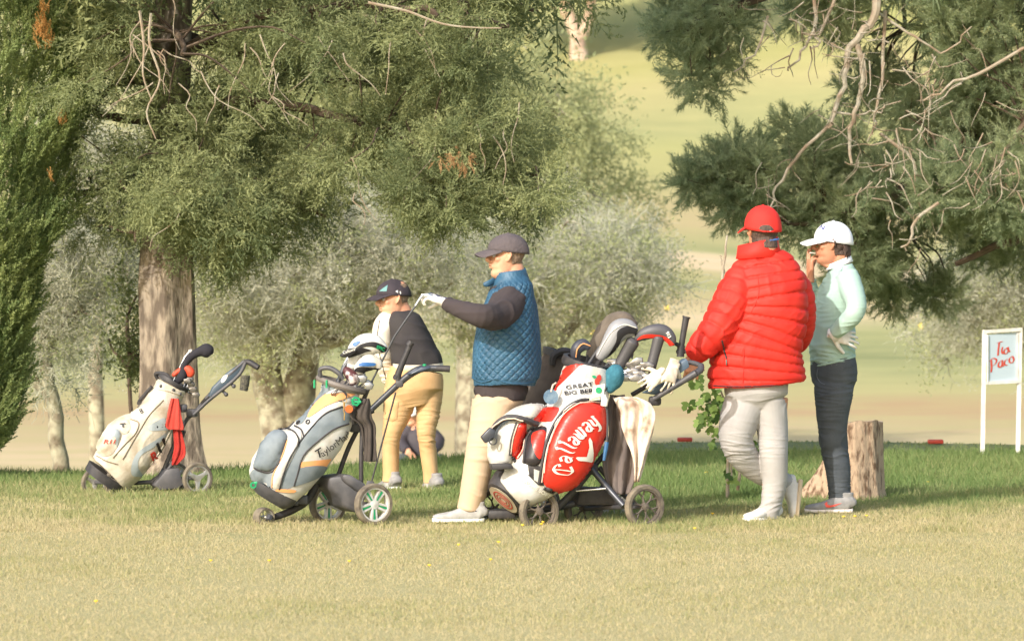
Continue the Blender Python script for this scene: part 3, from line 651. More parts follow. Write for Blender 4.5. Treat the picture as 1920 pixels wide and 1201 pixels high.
def more_left():
    """the unseen neighbour of the cypress that shades the turf at left"""
    D=20.5; r=rg(31); x=-6.2; t=thing('cypress_tree',(x,D,0),'second upright cypress just outside the left edge','tree'); b=MB(); b.tube([(x,D,0),(x,D,2),(x,D,5)],[.2,.15,.05],10,k=3); obj('trunk',b,BARKD,t)
big_conifer(); backdrop_trees(); right_tree(); cypress()
# ================================================================ trolleys, bags and clubs
BLK=mat('black rubber',(46,44,46),.6,(62,58,58),scale=30); DGR=mat('dark grey plastic',(62,62,66),.5,(84,82,84),scale=12,bump=.2); TYR=mat('dusty tyre',(88,80,72),.9,(128,118,100),scale=18)
ALU=mat('dull silver',(196,194,190),.35,(168,162,152),scale=20,metal=.5); CHR=mat('steel',(190,192,196),.25,metal=.9); GRYT=mat('graphite tube',(70,72,78),.35,metal=.3)
WHT=mat('white leatherette',(212,211,207),.45,(184,178,166),scale=11,detail=8,bump=.15,bscale=40); CREAM=mat('soiled cream leatherette',(204,194,176),.6,(160,144,120),scale=9,bump=.3,bscale=40,lo=.45,hi=.72,detail=9)
SLATE=mat('slate nylon',(106,116,122),.75,(128,136,140),scale=12,bump=.3,bscale=300,detail=8); ORG=mat('orange nylon',(226,160,104),.7,bump=.2,bscale=300); RED=mat('red leatherette',(206,42,30),.35,(222,56,40),scale=6,bump=.1,bscale=40)
GRN=mat('green plastic',(30,150,98),.4); INK=mat('black print',(34,32,36),.5); REDP=mat('red print',(200,60,44),.5); WPR=mat('white print',(232,228,216),.5); GPR=mat('pale grey print',(160,168,170),.55)
PIPEW=mat('pale piping',(224,196,176),.5); TAUPE=mat('taupe moulded top',(112,104,98),.6,bump=.1); BRN=mat('brown canvas',(72,62,55),.85,(90,80,71),scale=10,bump=.4,bscale=60)
SPLIT=('handle','umbrella_holder_x')
def objs(name,mb,material,root):
    'one part per separate piece'
    par=list(range(len(mb.v)))
    def f(i):
        while par[i]!=i: par[i]=par[par[i]]; i=par[i]
        return i
    for q in mb.f:
        a=f(q[0])
        for j in q[1:]: par[f(j)]=a
    G={}
    for q in mb.f: G.setdefault(f(q[0]),[]).append(q)
    o=None
    for k,fs in G.items():
        ids=sorted({i for q in fs for i in q}); mp={i:n for n,i in enumerate(ids)}; m=MB(); m.v=[mb.v[i] for i in ids]; m.f=[tuple(mp[i] for i in q) for q in fs]; o=obj(name,m,material,root)
    return o
def V3(*a): return Vector(a)
def crop(x0,y0,s): return lambda x,y:(x0+x*s,y0+y*s)
def wheel(root,c,r,ax,w,style,rim=ALU,tyre=TYR):
    ax=Vector(ax).normalized(); u=Vector((0,0,1)); v=ax.cross(u).normalized(); c=Vector(c); wd=w/2
    mb=MB(); ri=r*.80
    mb.lathe([(ri,-wd*.8),(ri,wd*.8),(ri*.90,wd*.8),(ri*.88,0),(ri*.90,-wd*.8)],c,ax,40)
    def d(a): return v*math.cos(a)+u*math.sin(a)
    if style=='tri':
        for k in range(3):
            a=.5+k*2*math.pi/3; e=d(a); t=d(a+math.pi/2)
            mb.prism([c+e*r*.10-t*r*.17,c+e*r*.55-t*r*.09,c+e*r*.80-t*r*.20,c+e*r*.80+t*r*.20,c+e*r*.55+t*r*.09,c+e*r*.10+t*r*.17],ax,w*.55,.002)
        mb.lathe([(.001,-wd*.6),(r*.2,-wd*.6),(r*.2,wd*.6),(.001,wd*.6)],c,ax,20)
    elif style=='five':
        for k in range(5):
            a=.94+k*2*math.pi/5; e=d(a); t=d(a+math.pi/2)
            for s in(-1,1): mb.prism([c+e*r*.12+t*s*r*.03,c+e*r*.80+t*s*r*.07,c+e*r*.80+t*s*r*.19,c+e*r*.12+t*s*r*.13],ax,w*.5,.0015)
        mb.lathe([(.001,-wd*.7),(r*.22,-wd*.6),(r*.22,wd*.6),(.001,wd*.75)],c,ax,20)
    else:
        for k in range(6):
            a=.3+k*2*math.pi/6; e=d(a); 
            for s in(-1,1):
                q=d(a+s*.26); mb.tube([c+e*r*.12+ax*s*.004,c+e*r*.4,c+q*r*.80],[r*.055,r*.04,r*.045],6)
        mb.lathe([(.001,-wd*.8),(r*.17,-wd*.7),(r*.17,wd*.7),(.001,wd*.9)],c,ax,20)
    o=obj('wheel',mb,rim,root)
    t=MB(); t.lathe([(ri,-wd),(r*.93,-wd),(r*.985,-wd*.6),(r,0),(r*.985,wd*.6),(r*.93,wd),(ri,wd)],c,ax,48); obj('tyre',t,tyre,o)
    if style=='five':
        g=MB()
        for k in range(5):
            a=.94+k*2*math.pi/5; e=d(a); t_=d(a+math.pi/2); q=ax*(-wd*.52 if ax.y>0 else wd*.52); g.prism([c+q+e*r*.2-t_*r*.022,c+q+e*r*.72-t_*r*.05,c+q+e*r*.72+t_*r*.05,c+q+e*r*.2+t_*r*.022],ax,.003)
        obj('spoke_insert',g,GRN,o)
    return o
def mk(C,D):
    """(crop x, crop y, depth) -> point"""
    return lambda x,y,dy=0: PT(*C(x,y),D+dy)
def tubes(name,M,lines,material,root,k=4,n=10,**kw):
    mb=MB(); o=None
    for ln in lines:
        mb.tube([M(*(p[:2]),p[3] if len(p)>3 else 0) for p in ln],[p[2] for p in ln],n,k=k if len(ln)>2 else 1,**kw)
        if name in SPLIT: o=obj(name,mb,material,root); mb=MB()
    return o or obj(name,mb,material,root)
def club(root_pt,pts,label,group,shaft_r=.0055,cover=None,head=None,M=None,grip=None):
    """pts: [(x,y,dy)...] shaft, cover: list of (x,y,r,dy[,flat]), head: iron blade outline"""
    t=thing('golf_club',root_pt,label,'golf club',group)
    mb=MB(); mb.tube([M(*p) for p in pts],shaft_r,8); obj('shaft',mb,CHR if head else GRYT,t)
    if cover:
        c,m=cover; mb=MB(); mb.tube([M(a[0],a[1],a[3] if len(a)>3 else 0) for a in c],[(a[2]*(a[4] if len(a)>4 else 1),a[2]) for a in c],16,k=5,round_=True)
        cv=link('head_cover',bake(mb,.0045,2),m,t,'full',recalc=False); return t,cv
    if head:
        mb=MB(); dy=head[1] if len(head)>1 else 0; th=.016
        mb.prism([M(x,y,dy) for x,y in head[0]],(.25,1,.1),th,.004); obj('club_head',mb,head[2] if len(head)>2 else CHR,t)
    return t,None
def cloth(name,rows,M,material,label,cat,group=None,th=.004,amp=.006,parent=None,seed=1):
    """hanging cloth: rows of (x_left,x_right,y,dy), folded across its width"""
    r=np.random.default_rng(seed); A=cr([list(map(float,q)) for q in rows],6); m=22; vs=[]; ph=r.uniform(0,6)
    for i,(xl,xr,y,dy) in enumerate(A):
        for j in range(m):
            t=j/(m-1); vs.append(M(xl+(xr-xl)*t+r.normal(0,.3),y+2*math.sin(t*5+ph),dy+amp*math.sin(t*9+ph+i*.08)+amp*.6*math.sin(t*19+i*.25)))
    fs=[(i*m+j,i*m+j+1,(i+1)*m+j+1,(i+1)*m+j) for i in range(len(A)-1) for j in range(m-1)]
    b=MB().add(vs,fs); o=obj(name,b,material,parent,'full'); s=o.modifiers.new('thickness','SOLIDIFY'); s.thickness=th; s.offset=0
    if parent is None: tag(o,label,cat,group)
    return o
# ---------------------------------------------------------------- 1. leftmost: cream bag on a three-spoke push trolley
def cart_one():
    D=26.6; C=crop(140,600,.2997); M=mk(C,D); P=lambda pts:[C(*p) for p in pts]
    t=thing('golf_trolley',PT(270,920,D)*1,'push trolley with silver three-spoke wheels holding the worn cream bag','golf trolley','golf trolleys'); t.location.z=0
    ax=(.48,-.88,0); 
    wheel(t,M(268,1018,-.10),.091,ax,.03,'tri'); wheel(t,M(125,1015,.22),.091,ax,.03,'tri'); wheel(t,M(768,990,-.1),.103,ax,.032,'tri'); wheel(t,M(622,985,.25),.103,ax,.032,'tri')
    tubes('frame',M,[[(200,1005,.012,.05),(360,1018,.013),(480,1012,.014),(700,1045,.012)],[(480,1010,.014,.0),(600,915,.014),(610,880,.014)],[(560,930,.014),(640,740,.014),(710,610,.013),(745,585,.016)],[(590,930,.010,.06),(690,690,.010,.06)],
        [(125,1015,.010,.22),(268,1018,.010,-.1)],[(622,985,.011,.25),(768,990,.011,-.1)],[(520,1050,.011),(690,1050,.011)]],DGR,t)
    b=MB(); b.prism([M(480,1030,-.02),M(560,930,-.02),M(640,920,-.02),M(665,1020,-.02),M(640,1050,-.02),M(520,1060,-.02)],(.48,-.88,0),.07,.008); b.box(M(735,580,0),(.07,.06,.05),bev=.01); b.box(M(680,550,0),(.05,.05,.05),bev=.01); objs('folding_joint',b,DGR,t)
    tubes('handle',M,[[(745,590,.012,-.03),(840,500,.012,-.04),(1030,340,.012,-.05),(1070,262,.013,-.05)],[(750,580,.012,.05),(830,480,.012,.04),(960,350,.012,.0),(1060,258,.013,-.0)]],DGR,t)
    tubes('grip',M,[[(1062,258,.013,-.03),(1090,262,.019,-.04),(1150,297,.019,-.06)]],BLK,t)
    b=MB(); b.prism([M(835,480),M(860,420),M(950,330),M(1045,262),M(1058,280),M(1000,360),M(880,465)],(.48,-.88,0),.025,.006); cs=obj('console',b,mat('blue grey console',(72,86,98),.4),t)
    bv=bvh_of(cs); panel('badge',P([(918,370),(935,348),(955,342),(952,360),(935,385),(918,390)]),bv,WPR,cs,off=.002)
    b=MB()
    for x,y in((992,410),(945,462)): b.tube([M(x-18,y-20,-.03),M(x,y,-.04)],[.008,.012],8); b.ball(M(x+3,y+2,-.04),.014,10,6)
    objs('clip',b,DGR,t)
    b=MB(); b.tube([M(1068,345,-.07),M(1064,395,-.07),M(1056,440,-.07)],[.03,.029,.026],16,k=3); n=obj('ball_pouch',b,mat('black mesh net',(64,62,56),.9,(94,90,76),scale=90,lo=.45,hi=.55),t)
    # bag
    bg=thing('golf_bag',M(200,970),'worn cream golf bag with red and black numbers strapped to the three-spoke trolley','golf bag','golf bags')
    b=MB(); b.tube([M(215,955,-.05),M(290,880,-.04),M(405,745,-.03),M(515,590,-.02),M(578,460,0),M(606,400,0)],[(.125,.14),(.14,.157),(.14,.153),(.125,.122),(.10,.095),(.10,.098)],32,k=6,ref=(.3,-1,0),sq=2.4)
    b.tube([M(190,800,-.08),M(235,760,-.08),M(300,670,-.08),M(345,625,-.07)],[(.085,.06),(.09,.078),(.08,.062),(.06,.04)],20,k=4,ref=(.3,-1,0),round_=True,sq=2.5)
    body=baked('body',b,CREAM,bg,.006,3,lambda c,n:.007*vnoise(c*[1,1,1],13,2)+.006*(1-np.minimum(1,np.abs(vnoise(c,24,5))*1.8))**1.5); bv=bvh_of(body)
    b=MB(); b.tube([M(150,960,-.04),M(195,985,-.04)],[.1,.1],4); 
    b=MB(); b.tube([M(172,1005,-.05),M(205,960,-.05)],[(.12,.13),(.125,.14)],28,ref=(.3,-1,0),sq=2.6); obj('base',b,BLK,bg)
    b=MB(); T=(M(606,400)-M(575,450)).normalized(); c0=M(616,385); b.lathe([(.085,-.012),(.108,-.016),(.112,0),(.108,.014),(.085,.012)],c0,T,36); b.tube([c0+V3(-.09,-.02,.01),c0+V3(-.11,-.03,.05),c0+V3(-.04,-.07,.05),c0+V3(.0,-.09,.005)],.011,8,k=5); obj('top_cuff',b,BLK,bg)
    b=MB(); b.tube([M(640,470,-.08),M(690,500,-.05),M(700,440,.0)],[.06,.055,.05],14,k=4); 
    panel('pocket',P([(140,800),(185,730),(235,680),(275,690),(290,740),(250,820),(210,850),(150,845)]),bv,CREAM,bg,off=.003,dome=.02,edge=5)
    pk=panel('pocket',P([(285,650),(330,620),(350,660),(335,700),(300,710)]),bv,CREAM,bg,off=.003,dome=.012,edge=4)
    allb=bvh_of(body,pk,bg.children[2] if len(bg.children)>2 else body)
    bv2=bvh_of(*[o for o in bg.children if o.name.startswith(('body','pocket'))])
    panel('grey_flash',P([(360,970),(358,900),(400,820),(520,740),(575,690),(465,690),(480,650),(560,610),(540,650),(500,675),(600,670),(590,710),(500,790),(420,840),(395,900),(410,960),(430,975)]),bv,GPR,bg,off=.003,curve=True)
    panel('grey_flash',P([(205,745),(225,695),(255,678),(280,690),(278,740),(262,790),(255,730),(235,700),(215,720)]),bv2,GPR,bg,off=.003)
    piping('zip',[P([(555,500),(470,590),(400,700),(340,800),(300,870)]),P([(350,620),(400,640),(385,700),(320,770),(240,860)]),P([(140,850),(200,880),(270,900)])],bv,mat('olive zip',(120,108,88),.6),bg,.0035)
    piping('seam',[P([(600,680),(540,800),(470,905)]),P([(520,430),(620,450),(700,485)])],bv,CREAM,bg,.005)
    piping('carry_handle',[P([(495,425),(450,450),(430,490),(412,530)])],bv,BLK,bg,.013,.016)
    b=MB()
    for x,y in((540,412),(618,436),(660,460)):
        p,n_=hit(bv,*C(x,y)); 
        if p: b.ball(p,.011,10,6)
    for x,y in((418,565),(425,578),(405,548)):
        p,n_=hit(bv,*C(x,y)); 
        if p: b.lathe([(.007,-.002),(.011,-.002),(.011,.002),(.007,.002)],p+n_*.01,n_,12)
    objs('stud',b,DGR,bg)
    lettering('lettering','R',*C(490,860),25,38,bv,REDP,bg,.013,.35,.03); lettering('lettering','11',*C(536,795),27,38,bv,INK,bg,.013,.35,.05)
    lettering('lettering','R11',*C(218,760),11,0,bv2,REDP,bg,.006,.3,.02,1,1.3); lettering('lettering','T',*C(302,658),9,5,bv2,INK,bg,.006,0,.06,1,1.6)
    gp='golf clubs in the cream bag'
    club(M(616,400),[(600,420,.03),(690,230,.03),(728,185,.03)],'steel shafted club with pale grip end beside the black sock cover',gp,head=([(712,185),(735,180),(738,200),(712,206)],.03,WHT),M=M)
    tt,_=club(M(650,420),[(640,420,0),(670,330,0),(700,250,0)],'driver in long black sock head cover rising highest from the cream bag',gp,cover=([(640,385,.020,0),(672,350,.030,0),(682,290,.022,0),(720,235,.024,0),(780,198,.030,0),(825,190,.046,0,.9),(838,205,.042,0,.9)],mat('black knit',(40,38,44),.9,bump=.5,bscale=160)),M=M)
    tt,_=club(M(700,420),[(680,430,0),(705,350,.02)],'club in small red and orange cover low in the cream bag',gp,cover=([(618,345,.014,.0),(650,318,.016,0),(700,302,.024),(725,325,.028),(722,345,.022)],mat('red orange cover',(206,74,46),.6)),M=M)
    for i,(x,y) in enumerate(((715,372),(722,402),(735,432),(752,468),(700,380))):
        club(M(700,430),[(690,440,.02),(x-10,y,.02)],'grey iron heads clustered at the rim of the cream bag, behind its red towel',gp,head=([(x-18,y-12),(x+22,y-18),(x+32,y),(x+22,y+16),(x-10,y+12)],.0-.008*i,mat('worn iron',(132,128,122),.4,(96,90,84),scale=40,metal=.6)),M=M)
    b=MB(); tl=mat('red towel',(146,34,28),.95,(168,48,38),scale=20,bump=.8,bscale=120)
    cloth('towel',[(602,650,490,-.13),(590,660,540,-.14),(580,668,600,-.15),(570,682,665,-.15),(590,680,685,-.15)],M,mat('bright red towel',(188,64,52),.95,bump=.8,bscale=120),'bright red towel hung over the side of the worn cream bag','towel','towels on the bags')
    cloth('towel',[(615,665,680,-.12),(620,680,740,-.12),(622,692,800,-.12),(612,690,850,-.12),(606,640,905,-.12)],M,tl,'darker red towel hanging below the bright red one','towel','towels on the bags',seed=3)
# ---------------------------------------------------------------- 2. middle: slate, white and orange bag on a powered trolley
def cart_two():
    D=23.75; C=crop(440,600,.34135); M=mk(C,D); P=lambda pts:[C(*p) for p in pts]
    t=thing('golf_trolley',PT(600,985,D),'motor trolley with white five-spoke rear wheels holding the slate and orange bag','golf trolley','golf trolleys'); t.location.z=0
    ax=(.54,-.84,0)
    wheel(t,M(762,1010,-.18),.118,ax,.05,'five',WHT); wheel(t,M(512,1005,.22),.118,ax,.05,'five',WHT)
    ft=wheel(t,M(160,1080,-.1),.055,ax,.07,'six',ALU)
    b=MB(); b.prism([M(470,860,-.02),M(560,845,-.02),M(600,842,-.02),M(690,905,-.02),M(690,960,-.02),M(640,1058,-.02),M(560,1020,-.02),M(530,960,-.02),M(480,920,-.02)],ax,.17,.018); b.prism([M(560,845,-.06),M(605,842,-.06),M(700,900,-.06),M(650,940,-.06),M(570,880,-.06)],ax,.12,.012); obj('motor_box',b,DGR,t)
    tubes('frame',M,[[(512,1005,.012,.22),(620,1005,.013,0),(762,1010,.012,-.18)],[(450,900,.022),(400,985,.024),(300,1050,.022),(185,1092,.018,-.06)],[(570,850,.014),(625,700,.014),(680,590,.014)],[(695,905,.013,-.05),(695,760,.013,-.05),(700,600,.013,-.03)],[(470,850,.014),(560,700,.015),(650,560,.017),(760,490,.02)]],BLK,t)
    b=MB(); b.box(M(375,985,-.04),(.06,.07,.05),bev=.01); b.box(M(330,1000,-.03),(.05,.09,.03),bev=.008); b.box(M(665,590,0),(.07,.06,.05),bev=.012); b.box(M(905,345,-.02),(.045,.05,.05),bev=.012); b.tube([M(195,1075,-.12),M(185,1100,-.14)],[.02,.018],8); objs('bracket',b,DGR,t)
    tubes('handle',M,[[(740,500,.017,0),(830,415,.018,-.01),(900,350,.019,-.02),(960,300,.021,-.03),(1020,268,.021,-.04),(1090,262,.017,-.05),(1150,266,.015,-.06)]],GRYT,t,n=14)
    tubes('grip',M,[[(1100,264,.018,-.05),(1160,266,.019,-.06),(1183,268,.019,-.06)]],BLK,t,n=14)
    b=MB(); b.prism([M(940,300,-.045),M(1010,255,-.045),M(1070,252,-.05),M(1060,266,-.05),M(1000,285,-.05)],ax,.05,.006); cs=obj('console',b,mat('dark blue console',(52,62,78),.35),t); b=MB(); b.ball(M(1043,247,-.05),(.012,.012,.008),12,8); obj('button',b,GRN,t)
    tubes('umbrella_holder',M,[[(893,330,.02,-.03),(900,290,.02,-.03),(930,215,.017,-.03),(970,122,.017,-.03)],[(955,140,.021,-.03),(972,120,.021,-.03)],[(880,310,.017,-.04),(902,318,.019,-.02)]],BLK,t,k=1)
    # bag
    bg=thing('golf_bag',M(200,960),'slate, white and orange golf bag with green clips on the motor trolley','golf bag','golf bags')
    b=MB(); b.tube([M(222,930,-.08),M(285,845,-.08),M(400,708,-.07),M(510,555,-.05),M(572,425,-.03),M(584,365,-.02)],[(.12,.128),(.14,.15),(.14,.15),(.13,.128),(.115,.105),(.115,.107)],36,k=6,ref=(.35,-1,0),sq=2.5)
    b.tube([M(150,860,-.1),M(185,790,-.1),M(235,700,-.1),M(290,640,-.09)],[(.10,.075),(.11,.085),(.10,.072),(.07,.05)],22,k=4,ref=(.35,-1,0),round_=True,sq=2.8)
    body=baked('body',b,WHT,bg,.006,3,lambda c,n:.005*vnoise(c,15,4)+.004*(1-np.minimum(1,np.abs(vnoise(c,22,5))*1.8))**1.5); bv=bvh_of(body)
    b=MB(); b.tube([M(188,985,-.08),M(205,958,-.08),M(222,925,-.08)],[(.09,.095),(.12,.125),(.128,.134)],28,ref=(.35,-1,0),sq=3); obj('base',b,DGR,bg)
    G=[('s',[(310,745),(420,595),(500,515),(585,478),(640,485),(625,565),(560,592),(480,642),(378,740),(338,870),(318,912),(248,935),(268,850)]),
       ('s',[(85,850),(112,818),(190,838),(240,795),(228,850),(205,920),(85,905)]),('s',[(455,352),(560,365),(500,402),(430,478),(372,566),(338,552),(395,452),(435,380)]),
       ('o',[(520,402),(660,405),(600,432),(505,470),(405,535),(425,480),(470,430)]),('o',[(360,778),(530,760),(505,800),(362,808)]),('s',[(364,810),(503,802),(462,862),(322,912),(338,880)]),('o',[(230,938),(320,945),(330,930),(240,925)])]
    for i,(m,p) in enumerate(G): panel('fabric_panel',P(p),bv,SLATE if m=='s' else ORG,bg,off=.003+.0006*i,curve=i!=4)
    pk=panel('pocket',P([(175,615),(245,600),(283,625),(282,665),(245,765),(200,828),(150,825),(105,808),(125,730)]),bv,SLATE,bg,off=.004,dome=.024,edge=4)
    panel('pocket',P([(305,592),(345,598),(368,640),(330,735),(275,840),(242,925),(208,915),(215,850),(262,750),(292,660)]),bv,WHT,bg,off=.004,dome=.012,edge=4)
    bv2=bvh_of(*[o for o in bg.children if o.name.startswith(('body','pocket'))])
    piping('piping',[P([(288,655),(250,770),(205,832),(150,830),(108,808)]),P([(245,928),(262,860),(310,742),(420,592),(500,512),(590,474)]),P([(325,910),(345,845),(378,742),(480,645),(550,595),(625,568)]),P([(280,590),(330,615),(350,650),(345,690)]),P([(330,580),(365,600),(380,640)]),P([(225,600),(290,595),(330,560)])],bv2,BLK,bg,.0052)
    piping('orange_piping',[P([(292,660),(262,750),(212,850),(205,918)]),P([(430,385),(385,470),(360,530)])],bv2,ORG,bg,.0035)
    piping('strap',[P([(478,372),(455,400),(420,455),(402,480)])],bv,BLK,bg,.014,.012); piping('strap',[P([(640,470),(640,560),(690,585),(745,520)])],bv2,BLK,bg,.012,.02)
    b=MB(); T=V3(-.20,0.02,.98).normalized(); c0=M(585,355,-.02); b.lathe([(.115,-.018),(.142,-.014),(.150,0),(.146,.016),(.120,.020)],c0,(.29,-.03,.95),44); obj('top_cuff',b,TAUPE,bg)
    b=MB(); b.tube([M(470,308,-.11),M(470,270,-.12),M(520,262,-.13),M(570,290,-.14),M(598,325,-.14)],[.012,.013,.014,.014,.012],10,k=5); obj('carry_handle',b,DGR,bg)
    b=MB()
    for x,y in((438,350),(505,350)): 
        p=M(x,y,-.15); b.tube([p+V3(0,0,.022),p-V3(0,0,.022)],.006,8)
    c=M(665,445,-.17); b.lathe([(.016,-.006),(.028,-.006),(.028,.006),(.016,.006)],c,(.3,-1,0),6); b.box(c+V3(.005,0,-.002),(.05,.008,.012)); c=M(102,905,-.17); b.lathe([(.010,-.004),(.019,-.004),(.019,.004),(.010,.004)],c,(.2,-1,0),8); b.box(c+V3(.02,0,.013),(.03,.01,.014),bev=.003); objs('green_clip',b,GRN,bg)
    b=MB()
    for q in range(3): b.tube([M(540+q*8,420,-.15),M(530+q*10,400+q*6,-.16),M(575,380,-.165),M(615,405+q*8,-.16),M(600,440,-.16),M(555,435,-.155),M(540+q*8,420,-.15)],.0028,6,k=5)
    objs('cord',b,BLK,bg)
    b=MB()
    for (x,y) in ((405,560),(352,565)): 
        p,n_=hit(bv,*C(x,y)); 
        if p: b.lathe([(.010,-.003),(.016,-.003),(.016,.003),(.010,.003)],p+n_*.008,n_,6)
    objs('buckle',b,BLK,bg)
    lettering('lettering','T',*C(457,735),23,32,bv,INK,bg,.009,.3,.01,1,1.0); lettering('lettering','aylorMade',*C(560,672),17.5,37,bv,INK,bg,.009,.0,.0,1,1); lettering('lettering','TaylorMade',*C(478,345),7,-9,bvh_of(body),WPR,bg,.012)
    # key ring hangs from the bag
    k=thing('key_ring',M(600,460,-.19),'small keys with round orange leather fob hanging from the slate bag','key ring'); b=MB(); b.lathe([(.010,-.001),(.013,-.001),(.013,.001),(.010,.001)],M(605,440,-.18),(0,1,0),16); b.tube([M(602,450,-.18),M(600,505,-.18)],[.006,.003],6); b.tube([M(604,505,-.18),M(602,548,-.18)],[.004,.003],6); obj('key',b,mat('brass',(196,160,96),.35,metal=.8),k); b=MB(); b.lathe([(.001,-.003),(.022,-.003),(.022,.003),(.001,.003)],M(628,487,-.185),(.2,-1,0),20); obj('fob',b,mat('orange leather',(196,100,44),.5),k)
    cloth('towel',[(690,735,430,-.13),(650,745,470,-.14),(634,750,530,-.14),(690,770,580,-.12),(705,775,650,-.12),(710,778,720,-.12),(712,776,775,-.12)],M,mat('charcoal towel',(64,58,54),.95,(78,70,64),scale=14,bump=.8,bscale=120),'charcoal towel draped from the rim of the slate bag','towel','towels on the bags',th=.01,amp=.012,seed=5)
    gp='golf clubs in the slate bag'; cv=mat('black white cover',(60,60,64),.5)
    tt,c1=club(M(600,360),[(560,360,-.04),(600,260,-.04),(640,200,-.04)],'driver in striped black and white head cover topmost in the slate bag',gp,cover=([(640,260,.028,-.04),(655,215,.036,-.04),(665,165,.048,-.05),(710,135,.062,-.05,.8),(770,135,.058,-.05,.8),(825,155,.024,-.05,.8)],WHT),M=M,shaft_r=.012)
    bc=bvh_of(c1); panel('cover_panel',P([(575,195),(620,165),(690,150),(750,165),(720,175),(650,200),(610,205)]),bc,INK,c1,off=.004); panel('cover_panel',P([(660,160),(700,130),(770,120),(840,155),(820,180),(770,150),(720,145)]),bc,INK,c1,off=.005); panel('cover_panel',P([(650,130),(680,115),(690,120),(660,145)]),bc,mat('blue print',(50,100,160),.5),c1,off=.006)
    lettering('lettering','EPIC',*C(800,153),8,-18,bc,GRN,c1,.009,0,.04)
    b=MB(); b.prism([M(575,195,-.12),M(610,160,-.12),M(660,150,-.12),M(668,170,-.12),M(630,200,-.12),M(600,206,-.12)],(.2,-1,0),.03,.008); bl=obj('cover_flap',b,INK,c1); lettering('lettering','Callaway',*C(632,168),7.5,18,bvh_of(bl),WPR,c1,.003)
    tt,c2_=club(M(620,370),[(620,370,-.02),(690,270,-.03)],'wood in blue, white and black head cover below the striped one',gp,cover=([(680,290,.024,-.05),(690,262,.036,-.06),(730,232,.048,-.06,.8),(780,240,.036,-.06,.8),(795,262,.018,-.06)],WHT),M=M,shaft_r=.011)
    bc=bvh_of(c2_); panel('cover_panel',P([(680,250),(700,232),(770,235),(765,250),(720,252)]),bc,mat('blue print',(50,100,160),.5),c2_,off=.004); panel('cover_panel',P([(660,275),(690,255),(780,262),(800,270),(760,285),(690,285)]),bc,INK,c2_,off=.005)
    club(M(600,370),[(600,360,-.04),(625,320,-.05)],'short wood in maroon and white cover at the rim of the slate bag',gp,cover=([(610,270,.022,-.06),(635,300,.034,-.07),(650,325,.036,-.08),(640,345,.022,-.08)],mat('maroon cover',(84,44,46),.5,(200,190,184),scale=9,lo=.55,hi=.6)),M=M)
    for i,(x,y) in enumerate(((690,300),(720,345),(735,360),(700,320))):
        club(M(640,380),[(650,385,-.03),(x,y-6,-.04)],'polished iron heads leaning out over the rim of the slate bag',gp,head=([(x-22,y-14),(x+14,y-20),(x+30,y-6),(x+20,y+20),(x-8,y+22)],-.05-.01*i,mat('iron face',(150,150,150),.35,metal=.7)),M=M)
    club(M(560,360),[(555,360,-.0),(600,250,.0),(625,205,0)],'black shafted club standing at the left of the slate bag',gp,shaft_r=.009,head=([(612,215),(628,196),(640,206),(625,225)],0,DGR),M=M)
    # loose club behind the trolley
    u=thing('golf_club',PT(697,915,26.2),'thin black club leaning behind the motor trolley beside the bending man','golf club'); u.location.z=0
    b=MB(); b.tube([PT(742,735,26.2),PT(696,905,26.2)],.0055,8); obj('shaft',b,BLK,u); b=MB(); b.prism([PT(689,900,26.2),PT(702,902,26.2),PT(700,914,26.2),PT(684,914,26.2)],(0,1,0),.02,.003); obj('club_head',b,DGR,u)
# ---------------------------------------------------------------- 3. right: red and white tour bag
def blackletter(C,ox,oy,sc,ang):
    G={'C':[[(26,4),(14,0),(4,8),(2,22),(4,36),(14,44),(28,38)],[(14,2),(15,20),(14,42)],[(26,4),(30,10),(24,14)]],
       'a':[[(4,16),(12,12),(20,17),(20,34),(24,38)],[(20,24),(8,26),(4,33),(10,38),(20,33)]],
       'l':[[(6,-4),(9,2),(9,34),(14,38)],[(4,0),(9,-5)]],
       'w':[[(2,14),(6,18),(6,34),(10,38),(16,34)],[(16,12),(17,34),(22,38),(28,33)],[(28,12),(29,24),(27,34)],[(28,12),(33,16)]],
       'y':[[(2,14),(6,18),(6,32),(11,37),(18,33)],[(18,12),(19,34),(15,46),(6,50)],[(18,12),(23,15)]]}
    adv={'C':36,'a':27,'l':17,'w':38,'y':26}; x=0; S=[]
    for ch in 'Callaway':
        for st in G[ch]: S.append([(x+a,b) for a,b in st])
        x+=adv[ch]
    tot=x; out=[]
    for st in S:
        q=[]
        for a,b in st:
            u=a/tot*2-1; k=ang(u); bx,by=ox(u); c,s=math.cos(k),math.sin(k); yy=(b-20)*sc
            q.append((bx+yy*s,by+yy*c))
        out.append(q)
    return out
